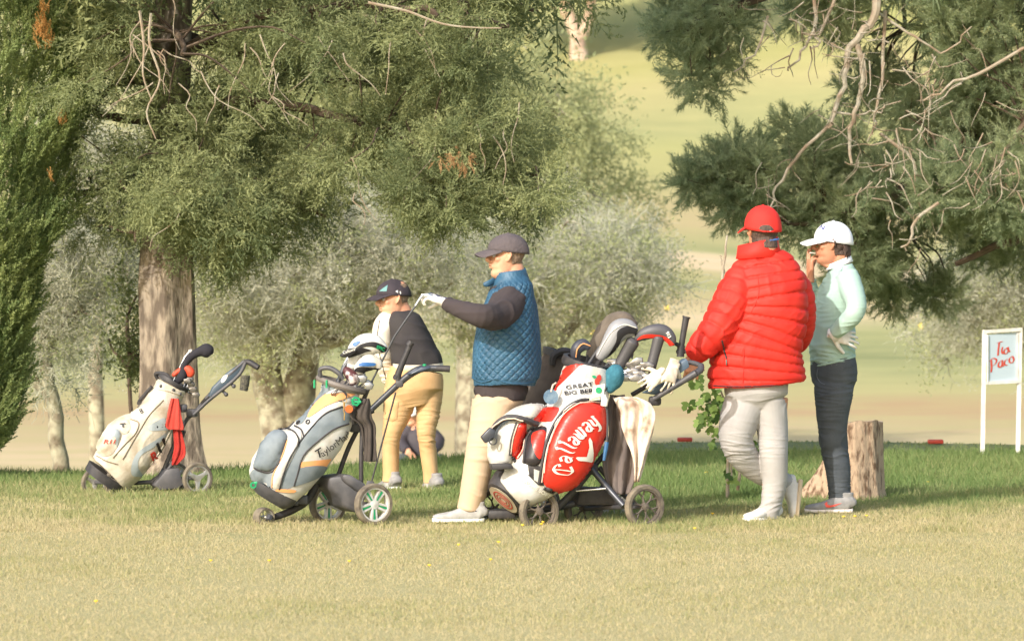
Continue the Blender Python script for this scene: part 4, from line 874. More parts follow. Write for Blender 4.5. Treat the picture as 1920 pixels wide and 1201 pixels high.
def cart_three():
    D=23.85; C=crop(780,560,.37474); M=mk(C,D); P=lambda pts:[C(*p) for p in pts]
    t=thing('golf_trolley',PT(1080,980,D),'four-wheeled trolley with dark many-spoked wheels under the red tour bag','golf trolley','golf trolleys'); t.location.z=0; ax=(.5,-.86,0)
    for x,y,dy in((615,1062,-.2),(388,1054,.2),(1143,1038,-.2),(838,1045,.22)): wheel(t,M(x,y,dy),.125,ax,.045,'six',mat('dusty dark rim',(84,76,70),.7,(110,100,88),scale=20))
    tubes('frame',M,[[(388,1058,.014,.2),(500,1060,.016,0),(615,1060,.014,-.2)],[(838,1050,.014,.22),(1000,1040,.015),(1143,1040,.014,-.2)],[(440,1070,.02,.1),(720,1040,.02,.05),(800,1020,.018,.05)],[(700,1050,.022,.0),(790,960,.02,0),(870,860,.02,0)]],DGR,t)
    tubes('side_rail',M,[[(800,960,.006,-.12),(950,948,.006,-.14)]],CHR,t)
    tubes('main_tube',M,[[(880,850,.019,-.08),(960,945,.019,-.1),(1040,1035,.019,-.16)],[(915,840,.016,.0),(1000,940,.016,.0),(1110,1040,.016,.05)],[(880,850,.016,0),(1010,700,.016,0),(1190,505,.02,-.03)]],GRYT,t)
    b=MB(); b.box(M(430,1075,.02),(.16,.12,.05),bev=.015); b.box(M(880,850,-.03),(.07,.12,.06),bev=.015); b.box(M(1195,510,-.02),(.07,.1,.05),bev=.015); b.prism([M(800,940,.04),M(960,940,.04),M(1010,1030,.04),M(790,1030,.04)],ax,.08,.01); objs('bracket',b,BLK,t)
    tubes('handle',M,[[(1190,500,.016,-.1),(1290,440,.016,-.13),(1370,390,.019,-.15),(1400,372,.022,-.15)],[(1080,480,.014,.08),(1180,420,.014,.05),(1290,340,.014,0),(1370,318,.014,-.05),(1420,330,.014,-.1)],[(1400,372,.02,-.15),(1425,352,.02,-.12),(1425,330,.018,-.1)]],DGR,t)
    b=MB(); b.prism([M(1130,470,-.07),M(1290,395,-.08),M(1350,400,-.08),M(1200,480,-.07)],ax,.05,.01); b.prism([M(1295,330,-.1),M(1345,295,-.1),M(1360,340,-.1),M(1310,375,-.1)],ax,.05,.008); objs('console',b,mat('blue grey plastic',(80,96,112),.4),t)
    tubes('umbrella_holder',M,[[(1323,290,.022,-.03),(1326,235,.022,-.03)],[(1327,240,.017,-.03),(1340,160,.018,-.03),(1352,92,.02,-.03)],[(1352,96,.024,-.03),(1354,88,.024,-.03)],[(1305,265,.012,-.04),(1345,262,.014,-.02)],[(1300,225,.012,-.04),(1340,245,.014,-.02)]],BLK,t,k=1)
    bg=thing('golf_bag',M(450,1040),'big red and white tour golf bag with gothic lettering','golf bag','golf bags')
    b=MB(); b.tube([M(480,970,-.12),M(550,910,-.12),M(680,790,-.12),M(780,630,-.1),M(832,460,-.08),M(848,350,-.06)],[(.15,.112),(.165,.145),(.17,.185),(.165,.178),(.15,.146),(.145,.125)],40,k=6,ref=(.2,-1,0),sq=2.4)
    b.tube([M(420,800,-.16),M(440,720,-.16),M(480,640,-.16),M(560,585,-.15),M(620,560,-.13)],[(.10,.07),(.12,.085),(.12,.08),(.11,.07),(.08,.04)],22,k=4,ref=(.2,-1,0),round_=True)
    body=baked('body',b,WHT,bg,.0065,3,lambda c,n:.005*vnoise(c,14,7)+.004*(1-np.minimum(1,np.abs(vnoise(c,20,5))*1.8))**1.5); bv=bvh_of(body)
    q0=M(450,990,-.12); axb=(M(505,905)-M(445,1000)).normalized(); axb=(axb+V3(.25,.45,0)).normalized()
    b=MB(); b.lathe([(.001,-.02),(.098,-.02),(.118,-.015),(.13,.01),(.14,.075),(.135,.09),(.001,.09)],q0,axb,48); bs=obj('base',b,BLK,bg); b=MB(); b.lathe([(.001,-.0225),(.1,-.0225),(.1,-.0245),(.001,-.0245)],q0,axb,48); bp=obj('base_plate',b,mat('muddy base plate',(190,180,158),.7,(150,134,108),scale=8),bg)
    b=MB(); 
    for k,(r0,r1) in enumerate(((.062,.070),(.042,.048),(.022,.027))): b.lathe([(r0,-.026),(r1,-.026),(r1,-.0275),(r0,-.0275)],q0,axb,40)
    obj('ring_emblem',b,mat('dull red print',(170,62,50),.6),bp)
    rd=panel('fabric_panel',P([(770,325),(830,318),(790,360),(720,430),(655,480),(640,470),(690,410)]),bv,RED,bg,off=.004)
    panel('fabric_panel',P([(640,545),(715,545),(690,600),(665,615),(590,608),(610,570)]),bv,RED,bg,off=.004)
    p1=panel('pocket',P([(515,625),(550,620),(552,660),(545,740),(510,800),(480,785),(475,740),(495,670)]),bv,RED,bg,off=.004,dome=.02,edge=4)
    p2=panel('pocket',P([(575,650),(650,640),(645,700),(630,800),(600,835),(545,820),(540,740),(555,680)]),bv,mat('black leatherette',(50,46,48),.35),bg,off=.004,dome=.03,edge=6)
    panel('fabric_panel',P([(590,668),(645,660),(640,720),(625,795),(605,790),(585,740),(578,700)]),bvh_of(p2),RED,bg,off=.003)
    p3=panel('side_pocket',P([(640,925),(650,820),(672,720),(715,620),(770,550),(830,522),(930,530),(950,600),(945,680),(905,770),(862,865),(800,945),(720,965)]),bv,RED,bg,off=.01,dome=.034,edge=5)
    panel('pocket',P([(520,560),(560,525),(640,530),(625,560),(580,600)]),bv,WHT,bg,off=.004,dome=.02,edge=4)
    for k,pp in enumerate(([(530,820),(560,830),(566,880),(540,870)],[(590,850),(620,860),(615,920),(590,905)],[(535,815),(640,840),(640,935),(610,930),(560,880)])): panel('fabric_panel',P(pp),bv,WHT if k<2 else BLK,bg,off=.005-(.002 if k==2 else 0),curve=False)
    bs3=bvh_of(p3); ba=bvh_of(*[o for o in bg.children if o.type=='MESH'])
    piping('piping',[P([(615,925),(632,820),(655,715),(700,615),(760,540),(830,505),(900,512),(945,520)]),P([(640,945),(720,985),(800,955),(870,870),(950,690)]),P([(470,780),(480,700),(505,620)]),P([(480,790),(500,815)]),P([(540,820),(560,690),(585,655)])],ba,BLK,bg,.010,.004)
    piping('pale_piping',[P([(650,870),(660,780),(690,680),(740,590),(790,545),(860,515),(930,520)]),P([(628,915),(642,820),(665,720)]),P([(470,770),(487,680),(510,625)]),P([(515,800),(545,750),(552,665)])],ba,PIPEW,bg,.0035,.012)
    piping('zip',[P([(720,600),(760,560),(810,525)]),P([(645,830),(655,760),(690,665),(725,605)])],ba,ALU,bg,.004,.016)
    piping('carry_strap',[P([(390,700),(420,640),(470,607),(530,605),(590,615)])],ba,BLK,bg,.019,.03); piping('carry_strap',[P([(400,690),(425,648),(472,620),(530,614)])],ba,PIPEW,bg,.004,.052)
    piping('top_strap',[P([(690,420),(690,370),(715,325),(750,310)])],ba,BLK,bg,.014,.02)
    b=MB(); b.prism([M(322,690,-.3),M(370,640,-.3),M(398,660,-.3),M(385,705,-.3),M(345,722,-.3)],(.2,-1,0),.03,.006); b.lathe([(.018,-.004),(.024,-.004),(.024,.004),(.018,.004)],M(385,710,-.32),(.3,-1,0),18); objs('strap_buckle',b,GRYT,bg)
    b=MB(); b.prism([M(370,825,-.28),M(470,822,-.28),M(485,845,-.28),M(375,855,-.28)],(.2,-1,0),.08,.006); b.ball(M(668,948,-.27),(.022,.014,.018),14,8); objs('foot_flap',b,BLK,bg)
    b=MB(); b.lathe([(.115,-.02),(.136,-.02),(.142,.0),(.138,.028),(.115,.03)],M(850,330,-.06),(.25,-.12,.96),48); obj('top_cuff',b,BLK,bg)
    # lettering
    def base(u):      # baseline arc of the big gothic word
        a=[(728,880),(742,790),(780,705),(835,645),(898,592)]; k=(u+1)/2*4; i=min(3,int(k)); f=k-i; A=cr(a,8); j=(u+1)/2*(len(A)-1); i=int(min(len(A)-2,j)); return A[i]+(A[i+1]-A[i])*(j-i)
    def bang(u):
        a,b_=base(max(-1,u-.1)),base(min(1,u+.1)); d=b_-a; return math.atan2(-d[1],d[0])
    st=[[C(*p) for p in s] for s in blackletter(C,lambda u:base(u),0,2.15,lambda u:bang(u))]
    panel('lettering',None,bs3,WPR,bg,.006,step=6,bm=pen_bm(st,5.2,R(-14)))
    panel('chevron_emblem',P([(798,795),(806,790),(852,790),(862,785),(866,740),(862,705),(868,692),(880,712),(886,770),(884,808),(876,816),(850,812),(812,808)]),bs3,WPR,bg,off=.007,curve=False)
    lettering('lettering','GREAT',*C(818,436),10.5,8,bv,INK,bg,.009,0,.03,1.1,1.45); lettering('lettering','BIG BERTHA',*C(855,462),10.5,6,bv,INK,bg,.009,0,.03,1.05,1.4)
    lettering('lettering','CHROME SOFT',*C(590,940),9.5,-32,bvh_of(bs,body,p3),WPR,bg,.006,0,.03,1,1.1); lettering('lettering','SOFT',*C(438,632),7,20,bvh_of(body),GPR,bg,.005,.2)
    for k,pp in enumerate(([(893,408),(905,398),(918,410),(912,432),(898,430)],[(905,385),(920,380),(926,400),(915,415),(905,402)],[(880,385),(895,384),(900,394),(886,396)])): panel('cherry_emblem',P(pp),bv,REDP if k<2 else GRN,bg,off=.006+.001*k)
    tg=thing('bag_tag',M(675,490,-.26),'round clear blue tag hanging on the red tour bag','tag','tags on the red tour bag'); b=MB(); b.lathe([(.001,-.003),(.042,-.003),(.042,.003),(.001,.003)],M(675,490,-.27),(.1,-1,0),28); obj('disc',b,mat('blue tag',(84,110,134),.25,(120,140,156),scale=30),tg); b=MB(); b.tube([M(675,465,-.27),M(685,430,-.27),M(700,420,-.25)],.005,8); obj('strap',b,PIPEW,tg)
    tg=thing('bag_tag',M(912,465,-.27),'square white tag with green circle on the red tour bag','tag','tags on the red tour bag'); b=MB(); b.prism([M(885,435,-.28),M(945,425,-.28),M(938,485,-.28),M(880,498,-.28)],(0,-1,0),.004); c_=objs('card',b,WPR,tg); b=MB(); b.lathe([(.001,-.002),(.018,-.002),(.018,.002),(.001,.002)],M(914,457,-.285),(0,-1,0),24); obj('circle_print',b,GRN,tg); b=MB(); b.prism([M(868,480,-.275),M(920,480,-.275),M(918,505,-.275),M(868,508,-.275)],(0,-1,0),.003); objs('card',b,mat('pale green card',(196,206,176),.6),tg)
    br=thing('cleaning_brush',M(950,800,-.25),'cleaning brush with blue handle hanging on a dark cord beside the red pocket','brush'); b=MB(); b.tube([M(952,520,-.25),M(958,600,-.25),M(956,710,-.25)],.006,8,k=4); objs('cord',b,GRYT,br); b=MB(); b.tube([M(955,715,-.25),M(950,750,-.25),M(940,808,-.25)],[.012,.012,.008],8); obj('handle',b,mat('blue plastic',(48,96,140),.4),br); b=MB(); b.tube([M(935,480,-.27),M(945,505,-.27),M(940,535,-.27)],[.016,.02,.018],8); obj('bristle_block',b,WPR,br)
    # towel and covers on it
    cloth('towel',[(985,1110,492,-.12),(1000,1170,520,-.16),(1020,1197,570,-.16),(1030,1190,640,-.16),(1050,1175,700,-.16),(1075,1160,760,-.16),(1090,1145,820,-.15),(1095,1115,915,-.14)],M,mat('mud stained towel',(222,206,188),.95,(138,104,78),scale=8,bump=.8,bscale=100,lo=.50,hi=.66),'mud-stained cream towel hanging from the trolley of the red bag','towel','towels on the bags',amp=.02,th=.006,seed=8)
    cloth('rain_cover',[(975,1040,480,-.06),(960,1070,560,-.06),(965,1090,680,-.06),(935,1100,800,-.06),(950,1095,900,-.06),(985,1070,975,-.06)],M,mat('grey brown fabric',(104,94,90),.9,(124,112,106),scale=6,bump=.4),'limp grey-brown bag cover hanging beside the red bag under the stained towel','cover',amp=.02,th=.01,seed=9)
    sk=MB(); sk.tube([M(985,360,-.14),M(1000,380,-.15),M(985,420,-.15),M(965,455,-.15)],[(.04,.055),(.045,.05),(.04,.045),(.025,.03)],16,k=4,round_=True); o=baked('wool_hat',sk,mat('teal wool',(44,96,112),.95,(56,112,128),scale=40,bump=1,bscale=80),None,.005,2,lambda c,n:.006*vnoise(c,50,2)); tag(o,'crumpled teal wool cover tucked against the clubs of the red bag','hat')
    gl=MB()
    hand_mb(gl,M(1222,372,-.15),(-.75,-.2,-.62),(-.3,.8,-.3),True,(.5,.7,.9,.6),.95,(.2,.8,.5)); hand_mb(gl,M(1288,330,-.14),(-.28,-.1,-.95),(-.3,.9,.1),False,(.25,.5,.3,.6),1.05,(.5,.7,.4),.12)
    gl.tube([M(1296,318,-.13),M(1285,345,-.14)],[(.034,.02),(.036,.022)],12,ref=(1,0,0)); gl.tube([M(1240,352,-.14),M(1215,378,-.15)],[(.034,.018),(.036,.02)],12)
    o=baked('golf_glove',gl,mat('cream glove leather',(226,216,200),.7,(196,180,158),scale=12),None,.0032,1,lambda c,n:.004*vnoise(c,70,2)); tag(o,'crumpled cream gloves lying on the handle of the red bag trolley','glove')
    gp='golf clubs in the red tour bag'; GC=mat('grey cover',(120,118,118),.5,(70,68,70),scale=6,lo=.48,hi=.52)
    tt,c1=club(M(860,330),[(860,330,-.03),(920,240,-.05)],'driver in big silver-grey head cover at the centre of the red bag',gp,cover=([(920,290,.03,-.06),(960,240,.045,-.07),(990,190,.055,-.07,.9),(1020,155,.062,-.07,.8),(1060,150,.055,-.07,.7),(1095,160,.034,-.07,.6)],mat('silver grey cover',(140,140,142),.45)),M=M,shaft_r=.01)
    bc=bvh_of(c1); panel('cover_panel',P([(1000,215),(1010,160),(1060,135),(1105,150),(1105,175),(1060,175),(1025,205),(1000,280),(960,290)]),bc,INK,c1,off=.004); piping('piping',[P([(910,280),(945,215),(985,160),(1040,130),(1100,145)])],bc,WPR,c1,.003)
    tt,c2_=club(M(1000,340),[(960,350,0),(1040,290,-.03)],'driver in grey and red head cover bent over to the right of the red bag',gp,cover=([(1105,200,.02,-.06),(1135,180,.034,-.07,.8),(1190,162,.04,-.08,.8),(1240,165,.04,-.08,.8),(1275,200,.032,-.08,.8),(1280,228,.02,-.08,.8)],mat('charcoal cover',(78,76,80),.5)),M=M,shaft_r=.01)
    bc=bvh_of(c2_); panel('cover_panel',P([(1105,205),(1140,180),(1200,178),(1250,190),(1290,225),(1290,238),(1245,230),(1225,200),(1150,195)]),bc,RED,c2_,off=.004); lettering('lettering','913',*C(1262,180),8,-62,bc,WPR,c2_,.007,0,.04)
    tt,c3_=club(M(900,340),[(1090,240,-.05),(1080,300,-.05)],'club in thick black neck sleeve right of the silver cover',gp,cover=([(1020,330,.035,-.04),(1055,265,.036,-.05),(1085,215,.04,-.06)],mat('dark sleeve',(74,72,74),.5)),M=M)
    tt,c3_=club(M(1190,300),[(1200,200,-.08),(1160,400,-.07)],'club in upright black neck sleeve under the red and grey cover',gp,cover=([(1175,345,.03,-.08),(1195,270,.03,-.08),(1215,195,.034,-.08)],mat('dark sleeve',(74,72,74),.5)),M=M)
    tt,c4=club(M(830,300),[(850,320,0),(860,280,0)],'putter in black cover with orange trim at the left rim of the red bag',gp,cover=([(795,290,.026,-.04),(805,250,.034,-.05),(835,230,.036,-.05,.7),(865,240,.022,-.05,.7)],mat('black orange cover',(60,62,72),.5)),M=M)
    piping('trim',[P([(800,290),(808,250),(835,225),(870,235)])],bvh_of(c4),ORG,c4,.004)
    r=np.random.default_rng(4)
    for i,(x,y) in enumerate(((980,320),(1010,330),(1070,335),(1100,320),(1125,350),(1080,370),(1115,380),(1140,400),(1060,395),(1030,400),(1150,335),(1095,400))):
        s=1.15; ang=r.uniform(-.5,.2); q=[(-26,-12),(14,-20),(36,-8),(30,14),(-6,12),(-20,2)]; q=[(x+s*(a*math.cos(ang)-b_*math.sin(ang)),y+s*(a*math.sin(ang)+b_*math.cos(ang))) for a,b_ in q]
        club(M(960,360),[(900,380,0),(x-16,y,-.05)],'grey iron heads fanned out above the rim of the red tour bag',gp,head=(q,-.04-.008*i,mat('iron back',(170,166,162),.3,(110,106,104),scale=14,metal=.6,lo=.45,hi=.62)),M=M)
    # the darker bag parked right behind
    Db=24.6; M2=mk(C,Db); t2=thing('golf_trolley',M2(960,1080),'mostly hidden trolley behind the red tour bag with small wheels','golf trolley','golf trolleys'); t2.location.z=0
    wheel(t2,M2(985,1030),.105,ax,.04,'six',ALU); wheel(t2,M2(640,1020,.1),.105,ax,.04,'six',ALU); tubes('frame',M2,[[(985,1030,.014),(640,1020,.014,.1)],[(860,1025,.016),(960,900,.016),(1040,700,.016),(1080,560,.016)]],BLK,t2)
    b2=thing('golf_bag',M2(560,900),'dark brown golf bag leaning behind the red tour bag','golf bag','golf bags'); b=MB(); b.tube([M2(500,960),M2(560,820),M2(620,560),M2(690,400),M2(735,290)],[.13,.14,.135,.12,.115],28,k=5); baked('body',b,BRN,b2,.007,3,lambda c,n:.006*vnoise(c,16,2)); b=MB(); b.lathe([(.1,-.02),(.125,-.02),(.13,.02),(.1,.025)],M2(738,285),(.3,0,.95),32); b.tube([M2(680,330,-.12),M2(690,285,-.13),M2(730,262,-.13),M2(770,262,-.12)],[.02,.022,.022,.018],8,k=4); obj('top_cuff',b,BLK,b2)
    cc=MB(); cc.tube([M2(880,320),M2(930,220),M2(990,140),M2(1040,110),M2(1085,130)],[(.05,.05),(.07,.07),(.085,.08),(.08,.06),(.05,.03)],20,k=5,round_=True); o=baked('rain_hood',cc,mat('taupe fabric',(96,86,74),.9,(116,104,90),scale=9,bump=.3),None,.006,2,lambda c,n:.007*vnoise(c,28,3)); tag(o,'taupe fabric hood bulging behind the silver-grey head cover','cover')
cart_one(); cart_two(); cart_three()
# ================================================================ sign, markers, stump, sapling, flowers
WPAINT=mat('white painted wood',(226,222,216),.5,(206,200,190),scale=12)
def sign():
    D=31.; t=thing('name_board',PT(1875,850,D),'white framed board with red handwritten words on two posts','sign'); M=lambda x,y,dy=0:PT(x,y,D+dy); dx=(.0,0,0)
    C=crop(1640,580,.31638); Q=lambda x,y,dy=0:M(*C(x,y),dy)
    b=MB(); b.prism([Q(665,150,.0),Q(848,135,.12),Q(848,420,.12),Q(665,428,.0)],(-.1,-1,0),.012); pn=obj('board',b,mat('pale blue white board',(186,200,208),.5),t)
    for a,h in (((640,120,0),(628,862)),((852,108,.12),(838,848))):
        b=MB(); x0,y0,dy=a; b.tube([Q(x0+10,y0,dy),Q(h[0]+10,h[1],dy)],[.022,.022],4,ref=(1,-1,0)); objs('post',b,WPAINT,t)
    b=MB()
    for p,q,r_ in (((645,132,-.012),(862,118,.11),.018),((655,436,-.012),(858,426,.11),.016)): b.tube([Q(*p),Q(*q)],[r_,r_],4,ref=(0,-1,1))
    objs('rail',b,WPAINT,t)
    b=MB()
    for p,q in(((668,150,-.014),(668,432,-.014)),((846,140,.10),(846,425,.10))): b.tube([Q(*p),Q(*q)],[.008,.008],4,ref=(1,-1,0))
    objs('inner_frame',b,WPAINT,t)
    bv=bvh_of(pn); S=[[(722,200),(740,192),(757,190)],[(738,195),(732,235),(730,272)],[(757,222),(752,245),(758,262)],[(783,225),(768,240),(766,258),(778,262),(790,245),(786,225)],[(790,222),(792,240),(800,250)],
       [(690,300),(692,340),(690,370)],[(682,305),(700,288),(720,296),(715,320),(694,334)],[(752,300),(738,310),(732,335),(745,342),(754,322),(756,300),(756,330),(764,336)],[(786,292),(772,302),(768,325),(784,330)],[(812,275),(797,292),(800,312),(815,314),(824,295),(816,277)]]
    S=[[C(*p) for p in s] for s in S]; panel('lettering',None,bv,mat('faded red paint',(206,82,64),.6),t,.003,step=8,bm=pen_bm(S,3.6,R(-25)))
sign()
for x,y,D,l in((1754,845,32.6,'red tee marker nearer the white name board'),(1284,824,33.2,'red tee marker left of the red jacket man')):
    p=PT(x,y,D); p.z=ground_z(p.x,p.y); b=MB(); b.box((0,0,.022),(.12,.06,.034),bev=.01); b.v=[(v[0]+p.x,v[1]+p.y,v[2]+p.z) for v in b.v]; tag(obj('tee_marker',b,mat('red paint',(176,62,48),.5)),l,'tee marker','red tee markers')
for x,y,D,l,m in((1251,612,112,'tall yellow stake far off left of the red jacket','y'),(1727,632,105,'small yellow stake in the distance left of the name board','y'),(1113,640,104,'faint yellow stake in the distance above the red bag','y')):
    p=PT(x,y,D); p.z=ground_z(p.x,p.y); hh=(13+8*(x==1251))*D/F+.05; b=MB(); b.tube([(p.x,p.y,p.z-.2),(p.x,p.y,max(p.z+.1,H-(y-18-CY)*D/F))],[.065,.06],10,k=2,round_=True); tag(obj('course_stake',b,mat('yellow paint',(236,204,84),.5)),l,'stake','yellow course stakes')
def stump():
    D=26.; r=np.random.default_rng(3); mb=MB(); n=64; rows=[(944,1.22),(935,1.12),(915,1.04),(880,1.0),(840,.98),(800,.97),(792,.96)]
    A=cr([[PT(1606,y,D).z,s] for y,s in rows],6); vs=[]; R0=.158
    for z,s in A:
        f=(z-A[0][0])/(A[-1][0]-A[0][0])
        for j in range(n):
            a=2*math.pi*j/n; rr=R0*s*(1+.06*math.sin(3*a+.6)+.035*math.sin(7*a+z*3)+.02*math.sin(15*a+z*8)+r.normal(0,.006)); lobe=math.exp(-((a-math.pi+.15)/.38)**2)*(1-f)**2.2*1.15; rr*=1+lobe*1.35
            zz=z+(f**8)*.016*math.sin(a*1.0+2.6)+(f**8)*.006*math.sin(a*7); c=PT(1606,900,D); vs.append((c.x+rr*math.cos(a),c.y+rr*math.sin(a),zz))
    L=len(A); fs=[(i*n+j,i*n+(j+1)%n,(i+1)*n+(j+1)%n,(i+1)*n+j) for i in range(L-1) for j in range(n)]; mb.add(vs,fs)
    t=thing('tree_stump',(PT(1612,935,D).x,D,0),'pale weathered tree stump behind the man in dark trousers','stump')
    obj('wood',mb,mat('weathered wood',(182,156,128),.9,(108,82,60),scale=18,bump=1,bscale=30,stretch=(2,2,.7),lo=.48,hi=.66,detail=11),t,'full')
    top=MB(); ring=vs[-n:]; c=tuple(np.mean(ring,0)+[0,0,.004]); top.add(ring+[c],[(j,(j+1)%n,n) for j in range(n)]); top.v=[(v[0],v[1],v[2]+.001) for v in top.v]; obj('cut_top',top,mat('cut wood',(206,186,158),.9,(150,124,96),scale=24,bump=1,bscale=30),t)
stump()
def sapling():
    D=26.; r=rg(14); t=thing('sapling',PT(1364,930,D),'young sapling with lobed green leaves behind the red jacket man','sapling','shrubs and saplings'); t.location.z=0; b=MB()
    L=limbs(b,[[(1364,935,3.8),(1365,880,3.4),(1366,780,3),(1362,700,3),(1358,600,3),(1357,520,2.6),(1363,440,1.8)],[(1363,760,2),(1345,720,1.5),(1330,700,1)],[(1364,800,2),(1340,760,1.5),(1310,750,1)],[(1364,830,2),(1345,800,1.5),(1335,800,1)],[(1362,520,1.5),(1353,490,1),(1350,478,.8)],[(1366,740,2),(1390,800,1.5),(1400,820,1)]],D,r=r,wob=.006)
    obj('stem',b,BARKP,t)
    V=[];rn=[]
    for cx,cy,n in((1300,750,5),(1318,740,8),(1325,770,7),(1315,710,3),(1340,745,9),(1340,770,8),(1350,720,6),(1340,690,5),(1352,680,4),(1345,800,6),(1338,820,4),(1350,785,6),(1325,700,4),(1408,815,7),(1412,790,5),(1300,720,6),(1322,790,6),(1350,750,7),(1308,770,4),(1372,870,4),(1370,890,3),(1366,850,3)):
        for _ in range(n):
            p=np.array(PT(cx+r.normal(0,8),cy+r.normal(0,8),D+r.normal(0,.05))); u=norm(np.array([r.normal(0,1),r.normal(0,.5),-1.2])); s=norm(np.cross(u,np.array([r.normal(0,.5),1,r.normal(0,.5)]))); l=r.uniform(.035,.06)
            O=[p,p+s*l*.3+u*l*.1,p+s*l*.55+u*l*.35,p+s*l*.25+u*l*.5,p+s*l*.32+u*l*.8,p+u*l*1.1,p-s*l*.32+u*l*.8,p-s*l*.25+u*l*.5,p-s*l*.55+u*l*.35,p-s*l*.3+u*l*.1]; c=p+u*l*.5; k=r.random()
            for i in range(10): V+= [c,O[i],O[(i+1)%10]]; rn.append(k)
    trimesh('foliage',np.array(V),rn,leafmat('lobed leaves',(72,98,52),(138,160,84),.4),t)
    s=thing('wooden_stake',PT(1375,920,D-.1),'short split wooden stake beside the sapling stem','stake'); s.location.z=0; b=MB(); b.tube([PT(1383,918,D),PT(1388,880,D),PT(1389,845,D)],[.012,.01,.005],6); b.tube([PT(1372,900,D),PT(1370,850,D)],[.008,.006],6); obj('wood',b,BARKP,s)
sapling()
FL=mat('yellow petals',(238,200,50),.6); r=rg(8)
for x,y in((935,1022),(980,990),(1018,984),(1015,988),(1303,996),(1324,890),(1336,968),(180,1134),(655,1058),(805,1066),(1582,974),(1603,973),(1625,972),(505,1057),(860,1027),(1740,908),(395,1057),(920,1055)):
    D=13068/(y-CY); D=min(D,30); p=PT(x,y,D); b=MB()
    for k in range(7):
        a=k*.9; b.tube([(p.x,p.y,.018),(p.x+.008*math.cos(a),p.y+.008*math.sin(a),.021)],[.003,.0035],5)
    b.tube([(p.x,p.y,.010),(p.x,p.y,.018)],.001,4); tag(obj('dandelion_flower',b,FL),'tiny yellow flowers scattered low in the mown grass','flower','yellow flowers in the grass')
# ================================================================ people
SKIN=mat('tanned skin',(220,166,134),.55,(200,142,112),scale=14,bump=.15,bscale=160); SKIN2=mat('dark tanned skin',(202,144,112),.55,(182,122,92),scale=14,bump=.15,bscale=160)
HAIRD=mat('dark brown hair',(62,46,40),.6,(96,76,64),scale=60,bump=1,bscale=220,stretch=(3,3,.6)); HAIRG=mat('short greying hair',(150,126,104),.8,(112,92,76),scale=80,bump=.8,bscale=260)
EYEW=mat('eye white',(226,216,208),.3); EYED=mat('dark iris',(50,36,30),.2); LIP=mat('lips',(184,108,92),.5)
def frame(fwd,up=(0,0,1)):
    f=Vector(fwd).normalized(); l=Vector(up).cross(f).normalized(); u=f.cross(l); return f,l,u
HP=[(-.022,.040,-.045,.045),(0,.078,-.02,.034),(.012,.088,-.03,.045),(.028,.090,-.04,.054),(.044,.083,-.05,.059),(.058,.090,-.058,.062),(.075,.088,-.068,.065),(.090,.086,-.080,.068),(.108,.083,-.090,.071),(.124,.078,-.096,.073),(.138,.090,-.099,.075),(.155,.092,-.100,.077),(.180,.086,-.096,.075),(.205,.066,-.082,.063),(.224,.036,-.055,.042),(.232,.012,-.03,.02)]
def head_mb(mb,c,fwd,up=(0,0,1),s=1.,nose=1.):
    """skull, brow, nose, lips, ears; c = ear centre"""
    f,l,u=frame(fwd,up); c=Vector(c); W=lambda x,y,z:c+(f*x+l*y+u*(z-.112))*s
    A=cr(HP,3); n=28; vs=[]
    for z,a,b,h in A:
        m=(a+b)/2; d=(a-b)/2
        for j in range(n):
            t=2*math.pi*j/n; ct,st=math.cos(t),math.sin(t); q=2.35; x=math.copysign(abs(ct)**(2/q),ct); y=math.copysign(abs(st)**(2/q),st)
            yy=y*h*(1-.18*max(0,x)**2*(1 if z<.13 else .4)); vs.append(W(m+d*x,yy,z))
    L=len(A); fs=[(i*n+j,i*n+(j+1)%n,(i+1)*n+(j+1)%n,(i+1)*n+j) for i in range(L-1) for j in range(n)]; fs+=[tuple(range(n-1,-1,-1)),tuple(range((L-1)*n,L*n))]; mb.add(vs,fs)
    mb.tube([W(.080,0,.134),W(.096*nose,0,.115),W(.108*nose,0,.100),W(.098,0,.088)],[(.010*s,.008*s),(.012*s,.011*s),(.016*s,.013*s),(.014*s,.008*s)],12,k=3,ref=tuple(l),round_=True)
    for sg in(-1,1):
        mb.ball(W(.098,sg*.011,.092),(.010*s,)*3,10,6)
        mb.tube([W(.088,sg*.012,.140),W(.084,sg*.035,.143),W(.066,sg*.058,.138)],[.008*s,.009*s,.006*s],10,k=2,round_=True)
        mb.ball(W(.052,sg*.042,.102),(.022*s,.022*s,.020*s),12,8)
        mb.tube([W(.004,sg*.074,.088),W(-.004,sg*.080,.100),W(-.014,sg*.085,.118),W(-.012,sg*.085,.134),W(.002,sg*.078,.136),W(.006,sg*.074,.120)],[.006*s,.007*s,.006*s,.006*s,.006*s,.005*s],8,k=3,round_=True)
        mb.ball(W(-.003,sg*.075,.110),(.010*s,.007*s,.018*s),8,6)
    mb.tube([W(.086,-.022,.068),W(.096,0,.071),W(.086,.022,.068)],[.004*s,.0065*s,.004*s],8,k=3,round_=True); mb.tube([W(.084,-.020,.058),W(.094,0,.057),W(.084,.020,.058)],[.004*s,.0065*s,.004*s],8,k=3,round_=True)
    return W
